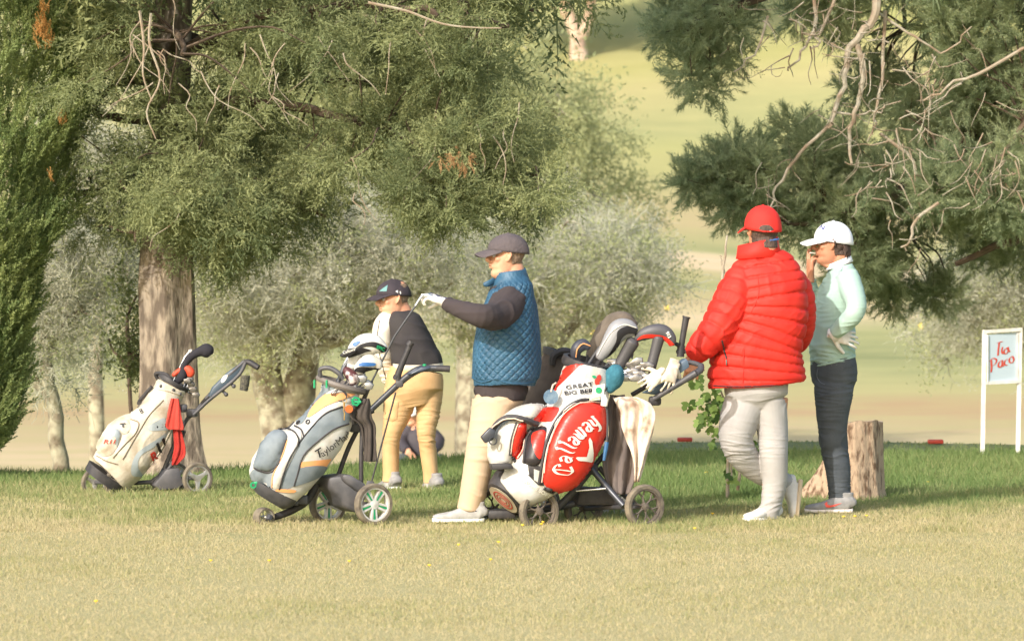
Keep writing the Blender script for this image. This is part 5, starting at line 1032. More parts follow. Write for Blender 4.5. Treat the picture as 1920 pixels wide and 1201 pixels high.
def face_bits(W,root,s=1.,hair=HAIRD,lips=True):
    for sg in(-1,1):
        b=MB(); b.ball(W(.0715,sg*.032,.122),.0125*s,12,8); e=obj('eye',b,EYEW,root); b=MB(); b.ball(W(.0795,sg*.033,.122),.0062*s,10,6); obj('iris',b,EYED,e)
        b=MB(); b.tube([W(.092,sg*.014,.1425),W(.088,sg*.034,.147),W(.072,sg*.054,.141)],[.0022*s,.003*s,.0015*s],8,k=3,round_=True); obj('eyebrow',b,hair,root)
        b=MB(); b.tube([W(.082,sg*.018,.1275),W(.084,sg*.033,.1305),W(.074,sg*.048,.1265)],[.002*s]*3,6,k=3); obj('eyelid',b,LIP,root)
    if lips: b=MB(); b.tube([W(.088,-.022,.0635),W(.0995,0,.064),W(.088,.022,.0635)],[.0016*s]*3,6,k=3); obj('mouth',b,mat('mouth line',(120,62,54),.6),root)
def shell(name,src,pred,off,material,root,noise=0,ns=40,th=.006):
    """a thin layer following the skin where pred(local head coords) holds"""
    me=src.data.copy(); L=np.array(world_loc(src)); bm=bmesh.new(); bm.from_mesh(me)
    dead=[f for f in bm.faces if not pred(np.array(f.calc_center_median())+L)]; bmesh.ops.delete(bm,geom=dead,context='FACES')
    bm.normal_update()
    for v in bm.verts:
        q=np.array([tuple(v.co)]); v.co+=v.normal*(off+noise*float(vnoise(q,ns,3)[0]))
    bm.to_mesh(me); bm.free(); me.transform(Matrix.Translation(Vector(L))); me.materials.clear(); me.attributes
    if not len(me.polygons): return None
    o=link(name,me,material,root,'full'); s=o.modifiers.new('thickness','SOLIDIFY'); s.thickness=th; s.offset=-1; return o
def cap(root,W,rim,h,brim,s,material,name='cap',rx=.108,ry=.086,cx=-.004,brimw=.076,droop=.022,back=0,under=None,tilt=0.):
    """W head coords; rim z height at front, slopes down to the back by `back`; brim = forward reach"""
    b=MB(); n=48; m=14; vs=[]
    for i in range(m+1):
        f=i/m; 
        for j in range(n):
            a=2*math.pi*j/n; k=math.cos(f*math.pi/2)**(.72+.42*max(0,math.cos(a))**1.5) if f<1 else 0.001; z=rim+h*math.sin(f*math.pi/2)**.95 - back*(.5-.5*math.cos(a))*(1-f)
            seam=1-.012*abs(math.cos(3*a))**12*(f<.97); x=cx+rx*k*math.cos(a)*seam+(.012*f*(1-f)*math.cos(a)); vs.append(W(x+tilt*(z-rim),ry*k*math.sin(a)*seam,z))
    fs=[(i*n+j,i*n+(j+1)%n,(i+1)*n+(j+1)%n,(i+1)*n+j) for i in range(m) for j in range(n)]; b.add(vs,fs)
    o=obj(name,b,material,root,'full'); sl=o.modifiers.new('thickness','SOLIDIFY'); sl.thickness=.003; sl.offset=0
    b=MB(); b.ball(W(cx+tilt*h,0,rim+h+.001),(.008,.008,.005),10,6); obj('button',b,material,o)
    for k in range(3):
        a=math.pi/6+k*math.pi/3; b=MB(); P=[]
        for i in range(13):
            t=-1+2*i/12; kk=math.cos(abs(t)*0) ; ff=1-abs(t); aa=a if t>0 else a+math.pi; k2=math.cos(ff*math.pi/2)**(.72+.42*max(0,math.cos(aa))**1.5) if ff<1 else 0; z=rim+h*math.sin(ff*math.pi/2)**.95-back*(.5-.5*math.cos(aa))*(1-ff); P.append(W(cx+rx*k2*math.cos(aa)*1.004+(.012*ff*(1-ff)*math.cos(aa))+tilt*(z-rim),ry*k2*math.sin(aa)*1.004,z+.001))
        b.tube(P,.0013,5); obj('seam',b,material,o)
    b=MB(); vs=[]; nu,nv=20,10
    for i in range(nv+1):
        f=i/nv
        for j in range(nu+1):
            a=-1.25+2.5*j/nu; x0=cx+rx*math.cos(a)*.985; y0=ry*math.sin(a)*.985; x1=cx+rx*.55+brim*max(.0,math.cos(a*.92))**.55; y1=brimw*math.sin(a*1.18)*.98 if abs(a*1.18)<1.57 else brimw*math.copysign(1,a)
            x=x0+(x1-x0)*f; y=y0+(y1-y0)*f; z=rim+.004-droop*(y/brimw)**2*f**.5*.9-.010*f-.014*f*f-back*(.5-.5*math.cos(a))*(1-f); vs.append(W(x,y,z))
    fs=[(i*(nu+1)+j,i*(nu+1)+j+1,(i+1)*(nu+1)+j+1,(i+1)*(nu+1)+j) for i in range(nv) for j in range(nu)]; b.add(vs,fs)
    br=obj('brim',b,under or material,o,'full'); sl=br.modifiers.new('thickness','SOLIDIFY'); sl.thickness=.004; sl.offset=0
    return o
def shoe(root,heel,toe,up,material,sole,w=.048,h=.085,lace=True,lacem=None,sth=.026,name='shoe'):
    heel=Vector(heel); toe=Vector(toe); f=(toe-heel); L=f.length; f.normalize(); up=Vector(up); up=(up-f*up.dot(f)).normalized(); l=up.cross(f)
    secs=[(-.01,.030,.55),(.03,.040,.95),(.18,.043,1.),(.34,.042,.93),(.5,.043,.70),(.66,.047,.52),(.82,.046,.42),(.94,.034,.33),(1.0,.016,.22)]
    b=MB(); b.tube([heel+f*L*t+up*(sth*.6+h*hh/2*.95) for t,ww,hh in secs],[(ww*w/.048,h*hh/2+.004) for t,ww,hh in secs],20,k=3,ref=tuple(l),sq=2.5)
    b.tube([heel+f*L*.13+up*h*.7,heel+f*L*.12+up*(h+.035)],[(.034,.042),(.034,.044)],16,ref=tuple(l))
    o=baked(name,b,material,root,.004,3)
    b=MB(); b.tube([heel+f*L*t+up*sth*.5 for t in(-.02,.0,.1,.3,.5,.7,.85,.96,1.02)],[(x*w/.048,sth/2) for x in(.028,.038,.043,.042,.044,.050,.048,.036,.018)],24,k=3,ref=tuple(l),sq=3); obj('sole',b,sole,o)
    if lace:
        for k in range(4):
            t=.34+.075*k; y=h*(.93-.38*(t-.34)/.2*.55); b=MB(); p=heel+f*L*t+up*(sth*.6+h*np.interp(t,[.34,.5,.66],[.93,.70,.52])*.98)
            b.tube([p-l*.022-up*.006,p+up*.004,p+l*.022-up*.006],.0028,6,k=3); obj('lace',b,lacem or material,o)
    return o
def folds(amp,fr=(9,9,26),seed=1,sharp=1.,mask=None):
    def g(c,n):
        sh=c.copy(); sh[:,2]=c[:,2]+.45*c[:,0]*np.sin(c[:,2]*6+seed)+.3*c[:,1]
        w=vnoise(sh*np.array(fr),1,seed)+.6*vnoise(sh*np.array(fr)[[0,1,2]]*1.7+3,1,seed+1); w=(1-np.minimum(1,np.abs(w)*1.6))**1.4*sharp
        w=w*np.clip(.65+.7*vnoise(c,9,seed+8),.1,1); a=amp*w-amp*.3+amp*.45*vnoise(c,7,seed+5)
        return a*(mask(c) if mask else 1)
    return g
def band(zs,w,lo=.35):
    def m(c):
        o=np.full(len(c),lo)
        for z in zs: o=np.maximum(o,np.exp(-((c[:,2]-z)/w)**2))
        return o
    return m
def zof(y,D): return H-(y-CY)*D/F
def rows(mb,M,R_,wy,D,k=5,n=48,sq=2.3,mod=None,dys=None):
    """torso from (y, left px, right px, half depth, dy) rows; left/right span the X direction"""
    P=[M((a[1]+a[2])/2,a[0],a[4] if len(a)>4 else 0) for a in R_]; rr=[(a[3],(a[2]-a[1])/2*D/F) for a in R_]
    mb.tube(P,rr,n,k=k,ref=(0,-1,0),sq=sq,mod=mod)
def person(name,loc,label): 
    t=thing('person',loc,label,'person','people on the course'); t.location.z=0; return t
# ---------------------------------------------------------------- man in quilted vest
def man_vest():
    D=23.95; M=lambda x,y,dy=0: PT(x,y,D+dy); t=person('p',M(930,975),'man in blue quilted vest and grey cap raising a club above the slate bag')
    hc=M(950.5,481); fw=(-1,-.10,-.03); b=MB()
    W=head_mb(b,hc,fw,(-.05,0,1),1.04)
    b.tube([W(-.02,0,.07),W(-.035,0,.02),M(957,528)+V3(0,0,0),M(958,560)],[(.058,.062),(.060,.064),(.066,.07),(.08,.09)],20,k=3)
    b.tube([M(958,545),M(955,600),M(950,680),M(945,740)],[(.16,.10),(.17,.14),(.16,.15),(.15,.12)],24,k=3)
    b.tube([M(952,572,-.14),M(905,588,-.38),M(845,570,-.30)],[.055,.042,.030],14,k=3); b.tube([M(952,572,.14),M(968,650,.24),M(935,695,.26)],[.055,.042,.030],14,k=3)
    hand_mb(b,M(933,697,.26),(-.3,-.1,-.9),(.2,-1,0),False,(.6,.6,.6,.6))
    # gloved hand is covered by the glove; the hand inside is built as part of the body
    hw=M(834,567,-.29); hf=(-.92,.05,.38); hn=(.15,.85,-.55)
    hand_mb(b,hw,hf,(-.2,.35,-1),True,(.85,.85,.9,.9),1.04,(.55,.35,.9),thin=.6)
    for sg,x0,x1,x2 in((-1,908,893,884),(1,948,958,962)):
        dy=.09*sg; b.tube([M(x0+22 if sg<0 else x0,750,dy),M(x1,850,dy),M(x2,960,dy)],[.075,.052,.04],14,k=3)
    body=baked('body',b,SKIN,t,.0045,2); face_bits(W,t,1.04,HAIRG)
    Ri=np.array([tuple(v) for v in(W(1,0,.112)-W(0,0,.112),W(0,1,.112)-W(0,0,.112),W(0,0,1.112)-W(0,0,.112))])/1.04**2; c0=np.array(hc)
    def loc(p): return Ri@(p-c0)+np.array([0,0,.112])
    shell('hair',body,lambda p:(lambda q:q[0]<-.018 and q[2]>.072 and q[2]<.2 and abs(q[1])<.09)(loc(p)),.003,HAIRG,t,.0015,300,.004)
    cp=cap(t,W,.150,.088,.125,1,mat('faded charcoal cotton',(98,88,88),.9,(84,76,78),scale=10,bump=.6,bscale=50),rx=.113,ry=.090,cx=-.010,back=.030,droop=.024,brimw=.075)
    # sweater
    SW=mat('dark brown knit',(62,54,55),.95,(62,54,54),scale=18,bump=.4,bscale=240); b=MB()
    b.tube([M(958,566,-.12),M(950,577,-.19),M(925,592,-.32),M(903,592,-.42),M(870,582,-.38),M(842,572,-.31)],[.10,.094,.078,.072,.056,.042],24,k=5,round_=False); b.tube([M(958,566,.10),M(962,600,.20),M(966,655,.25),M(938,693,.26)],[.10,.08,.065,.045],20,k=4)
    rows(b,M,[(548,938,985,.13),(600,912,992,.18),(690,898,995,.19),(715,892,990,.195),(742,887,986,.185),(746,890,982,.18)],None,D,k=4); b.tube([M(945,530),M(952,550)],[(.08,.085),(.1,.1)],20)
    sw=baked('sweater',b,SW,t,.006,3,folds(.017,(15,15,24),3)); b=MB(); b.tube([M(846,574,-.315),M(838,568,-.295)],[.043,.041],20); obj('cuff',b,SW,sw)
    # vest
    VB=mat('quilted blue nylon',(46,80,104),.5,(56,96,122),scale=10,bump=.35,bscale=120,spec=.4); b=MB()
    rows(b,M,[(508,930,984,.085),(522,929,988,.105),(540,926,998,.165),(562,914,1004,.215),(590,903,1008,.235),(620,893,1012,.240),(660,887,1014,.24),(695,885,1010,.235),(718,886,1003,.225),(721,889,1000,.21)],None,D,k=8,n=96,sq=2.25)
    cx,cy=M(950,620).x,D; zarm=M(0,578).z
    def quilt(c,n):
        a=np.arctan2(c[:,1]-cy,c[:,0]-cx); u=a*.205; z=c[:,2]; p=.046; z2=z+.018*np.sin(a*1.5)
        t1=np.abs(((u+z2*1.0)/p)%1-.5)*2; t2=np.abs(((u-z2)/p)%1-.5)*2; t3=np.abs((z2/(p/2))%1-.5)*2
        q=(1-t1**5)*(1-t2**5)*(1-.35*t3**8); k=.0105*np.clip((M(0,524).z-z)/.03,0.15,1)*np.clip((z-M(0,714).z)/.02,.2,1)
        ds=((c-np.array(M(955,575,-.19)))**2).sum(1)
        return q*k-.022*np.exp(-ds/.013)-.006+.008*vnoise(c*[1,1,.8],9,4)+.004*vnoise(c,22,6)
    v=baked('vest',b,VB,t,.0042,1,quilt); bv=bvh_of(v)
    for ln in([(886,708),(905,716),(930,709),(945,716),(975,719),(1002,716)],[(893,640),(900,665),(908,678),(912,690)]): piping('vest_seam',[ln],bv,VB,v,.0045,.002)
    b=MB(); b.tube([M(925,517,-.03),M(945,506,-.09),M(968,499,-.08),M(983,497,-.02)],[(.014,.012)]*4,10,k=4); b.tube([M(980,497,.05),M(950,505,.09),M(925,517,.04)],[.012]*3,10,k=4); 
    vc=MB(); n=40; vs=[]
    for (yy,rx,ry,tl) in((.0,.112,.105,0),(.03,.100,.094,0),(.055,.094,.086,0),(.058,.088,.080,0)):
        for j in range(n):
            a=2*math.pi*j/n; c=M(955,531); gap=1+.02*math.sin(5*a); vs.append(c+V3(rx*math.cos(a)*gap-yy*.02,ry*math.sin(a),yy+.030*math.cos(a)+.006*math.sin(3*a)))
    vc.add(vs,[(i*n+j,i*n+(j+1)%n,(i+1)*n+(j+1)%n,(i+1)*n+j) for i in range(3) for j in range(n)]); o=obj('collar',vc,VB,v,'full'); s=o.modifiers.new('t','SOLIDIFY'); s.thickness=.012; s.offset=-1
    b=MB(); b.tube([M(926,526,-.04),M(915,532,-.06),M(908,533,-.06)],[(.02,.008),(.018,.009),(.012,.009)],12,k=3,round_=True,ref=(.3,0,1)); obj('collar_tab',b,VB,v)
    KH=mat('khaki cotton',(188,168,144),.9,(202,174,142),scale=8,bump=.35,bscale=90); b=MB()
    rows(b,M,[(732,892,982,.175),(755,889,979,.18),(785,905,965,.12)],None,D,k=3)
    b.tube([M(925,755,-.08),M(915,800,-.09),M(900,855,-.10),M(890,910,-.10),M(882,946,-.10),M(880,956,-.10)],[(.105,.125),(.10,.108),(.09,.088),(.085,.078),(.08,.072),(.08,.07)],28,k=5); b.tube([M(945,755,.08),M(958,850,.12),M(962,950,.14)],[.10,.085,.07],20,k=5)
    tr=baked('trousers',b,KH,t,.005,3,folds(.012,(13,13,34),7,1,band((zof(945,D),zof(860,D)),.10)))
    GL=mat('white glove leather',(236,232,226),.6,(216,208,198),scale=30); b=MB(); b.tube([M(846,572,-.31),hw,hw+Vector(hf).normalized()*.04],[(.032,.028),(.034,.028),(.042,.024)],16,k=3,ref=(0,-1,0)); hand_mb(b,hw,hf,(-.2,.35,-1),True,(.85,.85,.9,.9),1.04,(.55,.35,.9)); gl=baked('glove',b,GL,t,.0035,1); bg_=bvh_of(gl)
    NAV=mat('navy print',(40,52,120),.6); panel('stripe',[(815,546),(821,541),(823,543),(817,549)],bg_,NAV,gl,.003,curve=False,step=2); panel('stripe',[(832,549),(838,553),(836,556),(830,552)],bg_,NAV,gl,.003,curve=False,step=2); panel('stripe',[(803,546),(806,544),(808,548),(805,551)],bg_,NAV,gl,.003,curve=False,step=2)
    shoe(t,M(906,979,-.12),M(812,979,-.14),(0,0,1),mat('light grey mesh',(180,178,174),.7,(158,156,153),scale=30,bump=.3,bscale=300),mat('white foam sole',(236,234,228),.6),lacem=BLK); shoe(t,M(985,978,.14),M(905,978,.14),(0,0,1),MATS['light grey mesh'],MATS['white foam sole'],lacem=BLK)
    b=MB(); b.tube([M(889,962,-.12),M(888,950,-.11)],[.05,.052],16); obj('sock',b,mat('navy sock',(58,62,74),.9),t)
    # the club he holds by its head
    c=thing('golf_club',M(700,705,-.25),'iron held up by its head in the white gloved hand above the slate bag','golf club','clubs in use'); b=MB(); b.tube([M(697,715,-.24),M(740,630,-.28),M(781,570,-.30)],.0055,8); obj('shaft',b,GRYT,c)
    b=MB(); b.tube([M(779,573,-.30),M(788,559,-.30),M(794,552,-.30)],[.0075,.008,.010],10); obj('hosel',b,CHR,c); b=MB(); b.prism([M(790,551,-.3),M(803,549,-.3),M(812,553,-.3),M(811,564,-.3),M(800,561,-.3),M(789,558,-.3)],(.1,1,.1),.014,.004); obj('club_head',b,CHR,c); b=MB(); b.tube([M(697,715,-.24),M(690,730,-.23),M(682,748,-.22)],[.010,.012,.013],10); obj('grip',b,BLK,c)
# ---------------------------------------------------------------- man in red puffer jacket
def man_red():
    D=24.15; M=lambda x,y,dy=0: PT(x,y,D+dy); t=person('p',M(1430,972),'man in red padded jacket and red cap seen from behind, hand on trolley')
    hc=M(1430,433); fw=(-.48,.87,0); b=MB(); W=head_mb(b,hc,fw,(0,0,1),1.06)
    b.tube([W(-.02,0,.08),W(-.035,0,.02),M(1432,480),M(1435,510)],[(.06,.062),(.062,.066),(.07,.08),(.09,.12)],20,k=3)
    b.tube([M(1440,505),M(1440,560),M(1435,650),M(1420,740)],[(.10,.17),(.12,.18),(.12,.17),(.10,.15)],24,k=3)
    b.tube([M(1390,520,-.03),M(1348,612,-.1),M(1303,664,-.09)],[.055,.045,.03],14,k=3); b.tube([M(1490,525,.0),M(1508,615,.10),M(1490,640,.3)],[.055,.045,.03],14,k=3); hand_mb(b,M(1489,640,.32),(-.5,.8,0),(-.5,-.5,-.3),False,(.7,.7,.7,.7))
    hand_mb(b,M(1301,668,-.10),(-.16,-.05,-1),(.06,1,-.10),True,(.62,.66,.68,.5),1.04,(.5,-.9,.35),.10)
    b.tube([M(1392,745),M(1378,828,-.02),M(1470,900,.2)],[.08,.06,.04],14,k=3); b.tube([M(1452,745),M(1450,840),M(1440,960)],[.08,.06,.04],14,k=3)
    body=baked('body',b,SKIN2,t,.0045,2); face_bits(W,t,1.06)
    f_,l_,u_=frame(fw); c0=np.array(hc)
    def loc(p): d=(p-c0)/1.06; return np.array([d@np.array(f_),d@np.array(l_),d@np.array(u_)+.112])
    shell('hair',body,lambda p:(lambda q:q[0]<.018-abs(q[1])*.2 and q[2]>.022 and q[2]<.22 and (q[0]<-.026 or abs(q[1])<.074 or q[2]>.14))(loc(p)),.004,HAIRD,t,.0015,300,.004)
    RC=mat('red cap cotton',(222,44,34),.8,(206,38,30),scale=12,bump=.4,bscale=200); RJ=mat('red padded nylon',(198,40,30),.62,(208,50,38),scale=8,bump=.3,bscale=110,spec=.3)
    cp=cap(t,W,.138,.112,.10,1,RC,rx=.112,ry=.096,cx=-.004,back=.034,brimw=.084)
    bc=bvh_of(cp); panel('strap_opening',[(1424,430),(1426,424),(1433,421.5),(1442,422),(1448,427),(1449.5,431),(1437,432.5)],bc,HAIRD,cp,.004,step=3); panel('strap',[(1423,431),(1437,433.5),(1450,432),(1450,436),(1437,438),(1424,436)],bc,RC,cp,.006,step=3,curve=False)
    b=MB(); b.box(hit(bc,1444,432.5)[0]+V3(0,-.006,0),(.012,.003,.004)); obj('buckle',b,CHR,cp)
    b=MB(); nb=11
    def baf(cnt,am,ph=0): 
        def g(f,a): q=abs(((f*cnt+ph+.05*math.sin(a*2+1))%1)-.5)*2; return 1+am*(1-q**4)-.5*am-.02*(q>.86)
        return g
    rows(b,M,[(476,1388,1470,.085),(488,1378,1484,.115),(505,1372,1496,.14),(530,1368,1508,.165,0),(565,1374,1514,.18,0),(605,1368,1512,.185,0),(650,1345,1507,.185),(690,1331,1509,.18),(715,1328,1510,.175),(722,1332,1507,.165)],None,D,k=18,n=84,sq=2.35,mod=baf(12.5,.062))
    b.tube([M(1425,492,.04),M(1402,508,.0),M(1383,545,-.05),M(1362,590,-.09),M(1342,622,-.12),M(1318,648,-.12),M(1299,669,-.10)],[.05,.088,.108,.106,.096,.078,.056],40,k=18,ref=(.3,-1,.2),mod=baf(9.5,.085,.3),round_=False)
    b.tube([M(1465,505,.06),M(1480,520,.05),M(1496,548,.05),M(1503,590,.08),M(1503,620,.14),M(1494,642,.26),M(1488,646,.34)],[.03,.075,.088,.082,.078,.068,.05],36,k=12,mod=baf(11,.07))
    jk=baked('jacket',b,RJ,t,.005,2,lambda c,n:.006*vnoise(c*[1,1,1.2],11,8)+folds(.007,(34,34,15),9)(c,n)); bj=bvh_of(jk)
    vc=MB(); n=44; vs=[]
    for (zz,rx,ry) in((-.02,.135,.112),(.03,.112,.098),(.072,.108,.094),(.076,.100,.086)):
        for j in range(n):
            a=2*math.pi*j/n; c=M(1427,476); flare=1+.16*max(0,math.cos(a-2.9))**3*(zz>.02); vs.append(c+V3(rx*math.cos(a)*flare-.01,ry*math.sin(a),zz+.026*math.cos(a)*(1 if zz>0 else .3)))
    vc.add(vs,[(i*n+j,i*n+(j+1)%n,(i+1)*n+(j+1)%n,(i+1)*n+j) for i in range(3) for j in range(n)]); o=obj('collar',vc,RJ,jk,'full'); s=o.modifiers.new('t','SOLIDIFY'); s.thickness=.014; s.offset=-1
    b=MB(); b.tube([M(1443,451,-.085),M(1460,448,-.05)],[.006,.006],8); obj('shirt_collar',b,mat('blue shirt',(74,120,190),.7),jk)
    piping('seam',[[(1421,521),(1423,545),(1418,565),(1408,585)]],bj,RJ,jk,.003,.001); piping('seam',[[(1395,655),(1394,690),(1393,718)]],bj,RJ,jk,.003,.001); piping('zip',[[(1353,638),(1358,655),(1362,672)]],bj,BLK,jk,.005,.004); piping('zip_pull',[[(1362,674),(1362,683)]],bj,CHR,jk,.004,.006); piping('hem',[[(1330,722),(1370,724),(1430,723),(1508,719)]],bj,mat('dark hem',(70,40,46),.7),jk,.004,.0)
    b=MB(); b.tube([M(1303,664,-.10),M(1301,668,-.10),M(1299,672,-.10)],[.041,.043,.041],20); obj('wrist_band',b,BLK,t)
    PT_=mat('pale grey cotton',(172,169,166),.85,(160,156,153),scale=7,bump=.3,bscale=90); b=MB()
    rows(b,M,[(712,1362,1478,.15),(738,1358,1476,.15),(765,1380,1460,.10)],None,D,k=3,n=40)
    b.tube([M(1402,745,-.0),M(1385,790,-.03),M(1380,826,-.04),M(1400,862,.02),M(1436,890,.12),M(1478,905,.22)],[(.12,.125),(.112,.112),(.094,.095),(.076,.080),(.066,.068),(.054,.052)],30,k=5)
    b.tube([M(1442,750,.0),M(1448,800,0),M(1451,850,-.02),M(1452,910,0),M(1443,955,0),M(1439,969,0)],[(.115,.10),(.10,.090),(.088,.080),(.078,.070),(.068,.060),(.066,.064)],30,k=5)
    baked('trousers',b,PT_,t,.005,3,folds(.009,(12,12,36),17,1,band((zof(955,D),zof(835,D),zof(770,D)),.09)))
    SH=mat('white leather shoe',(228,222,212),.6,(208,200,188),scale=14,bump=.2); SO=mat('gum sole',(206,184,152),.7)
    shoe(t,M(1456,976,.08),M(1399,978,-.14),(0,0,1),SH,MATS['white foam sole'],w=.052); shoe(t,M(1505,903,.22),M(1497,975,.14),(-1,-.05,.05),SH,SO,w=.056,h=.09,sth=.03)
# ---------------------------------------------------------------- man in mint sweater
def man_mint():
    D=24.7; M=lambda x,y,dy=0: PT(x,y,D+dy); t=person('p',M(1560,960),'man in pale mint sweater and white cap smoking, hand on hip'); hc=M(1561,459); fw=(-1,.12,-.02); b=MB(); W=head_mb(b,hc,fw,(0,0,1),1.0,1.04)
    b.tube([W(-.03,0,.07),W(-.045,0,.015),M(1576,500),M(1577,525)],[(.054,.056),(.055,.058),(.058,.060),(.08,.06)],20,k=3)
    b.tube([M(1574,515),M(1565,570),M(1560,640),M(1562,690)],[(.11,.055),(.15,.085),(.14,.10),(.14,.10)],24,k=3)
    b.tube([M(1585,530,-.14),M(1604,580,-.28),M(1564,622,-.22)],[.05,.04,.028],14,k=3); b.tube([M(1575,530,.14),M(1530,573,.14),M(1520,522,.08)],[.05,.038,.026],14,k=3)
    hand_mb(b,M(1562,626,-.21),(.95,.15,-.22),(.1,1,-.2),True,(.25,.3,.35,.4),1.08,thin=.6)
    # smoking hand: two fingers up, two curled towards the collar
    hand_mb(b,M(1519.5,519,.06),(-.02,.0,1),(1,.25,.1),False,(.10,.16,1.0,1.2),1.1,(.6,.6,.4),.20)
    b.tube([M(1560,700),M(1562,820),M(1572,945)],[.075,.055,.04],14,k=3); b.tube([M(1565,700,.16),M(1568,820,.18),M(1574,945,.18)],[.075,.055,.04],14,k=3)
    body=baked('body',b,SKIN2,t,.0042,2); face_bits(W,t,1.0)
    f_,l_,u_=frame(fw); c0=np.array(hc)
    def loc(p): d=(p-c0); return np.array([d@np.array(f_),d@np.array(l_),d@np.array(u_)+.112])
    shell('hair',body,lambda p:(lambda q:q[2]<.2 and ((q[0]<-.014 and q[2]>.052) or (q[0]<.036 and q[2]>.138) or (q[0]<.012 and q[0]>-.002 and q[2]>.125)))(loc(p)),.007,HAIRD,t,.003,220,.007)
    b=MB(); r=np.random.default_rng(2)
    for _ in range(60):
        y=r.uniform(-.07,.07); x=-.088-.008*r.random()+.6*y*y*8; z=r.uniform(.075,.12); b.tube([W(x,y,z),W(x-.008,y*1.02,z-.03),W(x-.004,y*1.02,z-.055)],[.005,.004,.001],5,k=2)
    obj('hair_strands',b,HAIRD,t)
    WC=mat('white cap cotton',(226,226,230),.7); cp=cap(t,W,.146,.104,.135,1,WC,rx=.114,ry=.091,cx=-.008,back=.038,brimw=.076,droop=.02); lettering('lettering','ION',1536,424,11,-28,bvh_of(cp),mat('navy print',(40,52,120),.6),cp,.003,0,.04,1,1.1,step=3)
    MN=mat('mint knit',(168,194,180),.9,(158,184,170),scale=9,bump=.35,bscale=260); b=MB()
    rows(b,M,[(496,1557,1598,.09),(508,1552,1606,.13),(525,1545,1611,.17),(550,1535,1612,.185),(585,1526,1606,.185),(620,1519,1604,.18),(650,1517,1602,.175),(668,1518,1603,.17),(684,1520,1602,.16)],None,D,k=5,n=56)
    b.tube([M(1588,518,-.12),M(1598,545,-.2),M(1606,574,-.28),M(1601,588,-.29),M(1585,606,-.26),M(1566,624,-.22)],[.078,.074,.062,.058,.052,.042],26,k=5); b.tube([M(1572,522,.12),M(1548,552,.16),M(1531,574,.13),M(1523,550,.10),M(1520,524,.07)],[.075,.06,.05,.042,.035],22,k=5)
    sw=baked('sweater',b,MN,t,.0058,2,folds(.011,(14,14,26),27)); bs=bvh_of(sw); piping('hem_rib',[[(1517,688),(1540,684),(1575,676),(1603,668)]],bs,MN,sw,.006,.0); piping('hem_rib',[[(1516,676),(1540,673),(1575,665),(1603,657)]],bs,MN,sw,.003,.0); piping('shoulder_seam',[[(1580,500),(1572,520),(1572,545),(1580,570)]],bs,MN,sw,.0025,.0)
    b=MB(); n=40; vs=[]
    for (zz,rx,ry) in((-.012,.080,.080),(.020,.068,.066),(.022,.062,.060),(.0,.066,.064)):
        for j in range(n): a=2*math.pi*j/n; c=M(1574,494); vs.append(c+V3(rx*math.cos(a),ry*math.sin(a),zz+.026*math.cos(a)))
    b.add(vs,[(i*n+j,i*n+(j+1)%n,(i+1)*n+(j+1)%n,(i+1)*n+j) for i in range(3) for j in range(n)]); o=obj('shirt_collar',b,mat('white shirt',(236,236,238),.7),t,'full'); s=o.modifiers.new('t','SOLIDIFY'); s.thickness=.003
    b=MB(); hand_mb(b,M(1562,626,-.21),(.95,.15,-.22),(.1,1,-.2),True,(.25,.3,.35,.4),1.08); b.tube([M(1572,620,-.23),M(1560,629,-.21)],[.04,.042],16); gl=baked('glove',b,MATS['white glove leather'],t,.0036,1)
    DK=mat('charcoal blue twill',(66,71,76),.85,(76,81,86),scale=10,bump=.35,bscale=110); b=MB()
    rows(b,M,[(668,1521,1603,.165),(690,1520,1607,.17),(715,1524,1605,.165),(745,1545,1585,.11)],None,D,k=4,n=44)
    for dy in(-.085,.10): b.tube([M(1564,705,dy*.8),M(1563,735,dy),M(1561,790,dy),M(1563,835,dy),M(1571,880,dy),M(1574,925,dy),M(1574,945,dy)],[(.08,.11),(.092,.112),(.085,.089),(.078,.076),(.072,.072),(.066,.064),(.064,.064)],28,k=5)
    tr=baked('trousers',b,DK,t,.005,3,folds(.010,(13,13,34),37,1,band((zof(930,D),zof(835,D),zof(730,D)),.10))); bt=bvh_of(tr); piping('pocket_seam',[[(1534,690),(1532,705),(1538,716),(1546,720)]],bt,mat('grey stitch',(104,110,116),.8),tr,.002,.001); piping('pocket_seam',[[(1580,690),(1594,687),(1604,683)]],bt,DK,tr,.003,.001)
    GS=mat('grey knit shoe',(150,147,144),.7,(132,130,128),scale=30,bump=.3,bscale=300)
    for dy in(-.12,.12):
        s=shoe(t,M(1597,961,dy+.0),M(1510,961,dy),(0,0,1),GS,mat('pale pink sole',(226,214,204),.7)); 
        if dy<0: panel('swoosh',[(1546,944),(1549,950),(1554,951),(1566,948),(1579,942),(1566,945),(1556,947),(1551,945),(1551,940)],bvh_of(s),mat('coral print',(232,84,70),.6),s,.003,curve=False,step=4)
    b=MB(); b.tube([M(1592,930,-.1),M(1594,945,-.12),M(1596,955,-.13)],[.006,.005,.005],6); obj('heel_loop',b,BLK,t)
    c=MB(); c.tube([W(.100,.004,.066),W(.135,.010,.068)],.004,8); tag(obj('cigarette',c,mat('cigarette paper',(236,228,214),.8)),'short cigarette between the lips and fingers of the man in mint','cigarette')
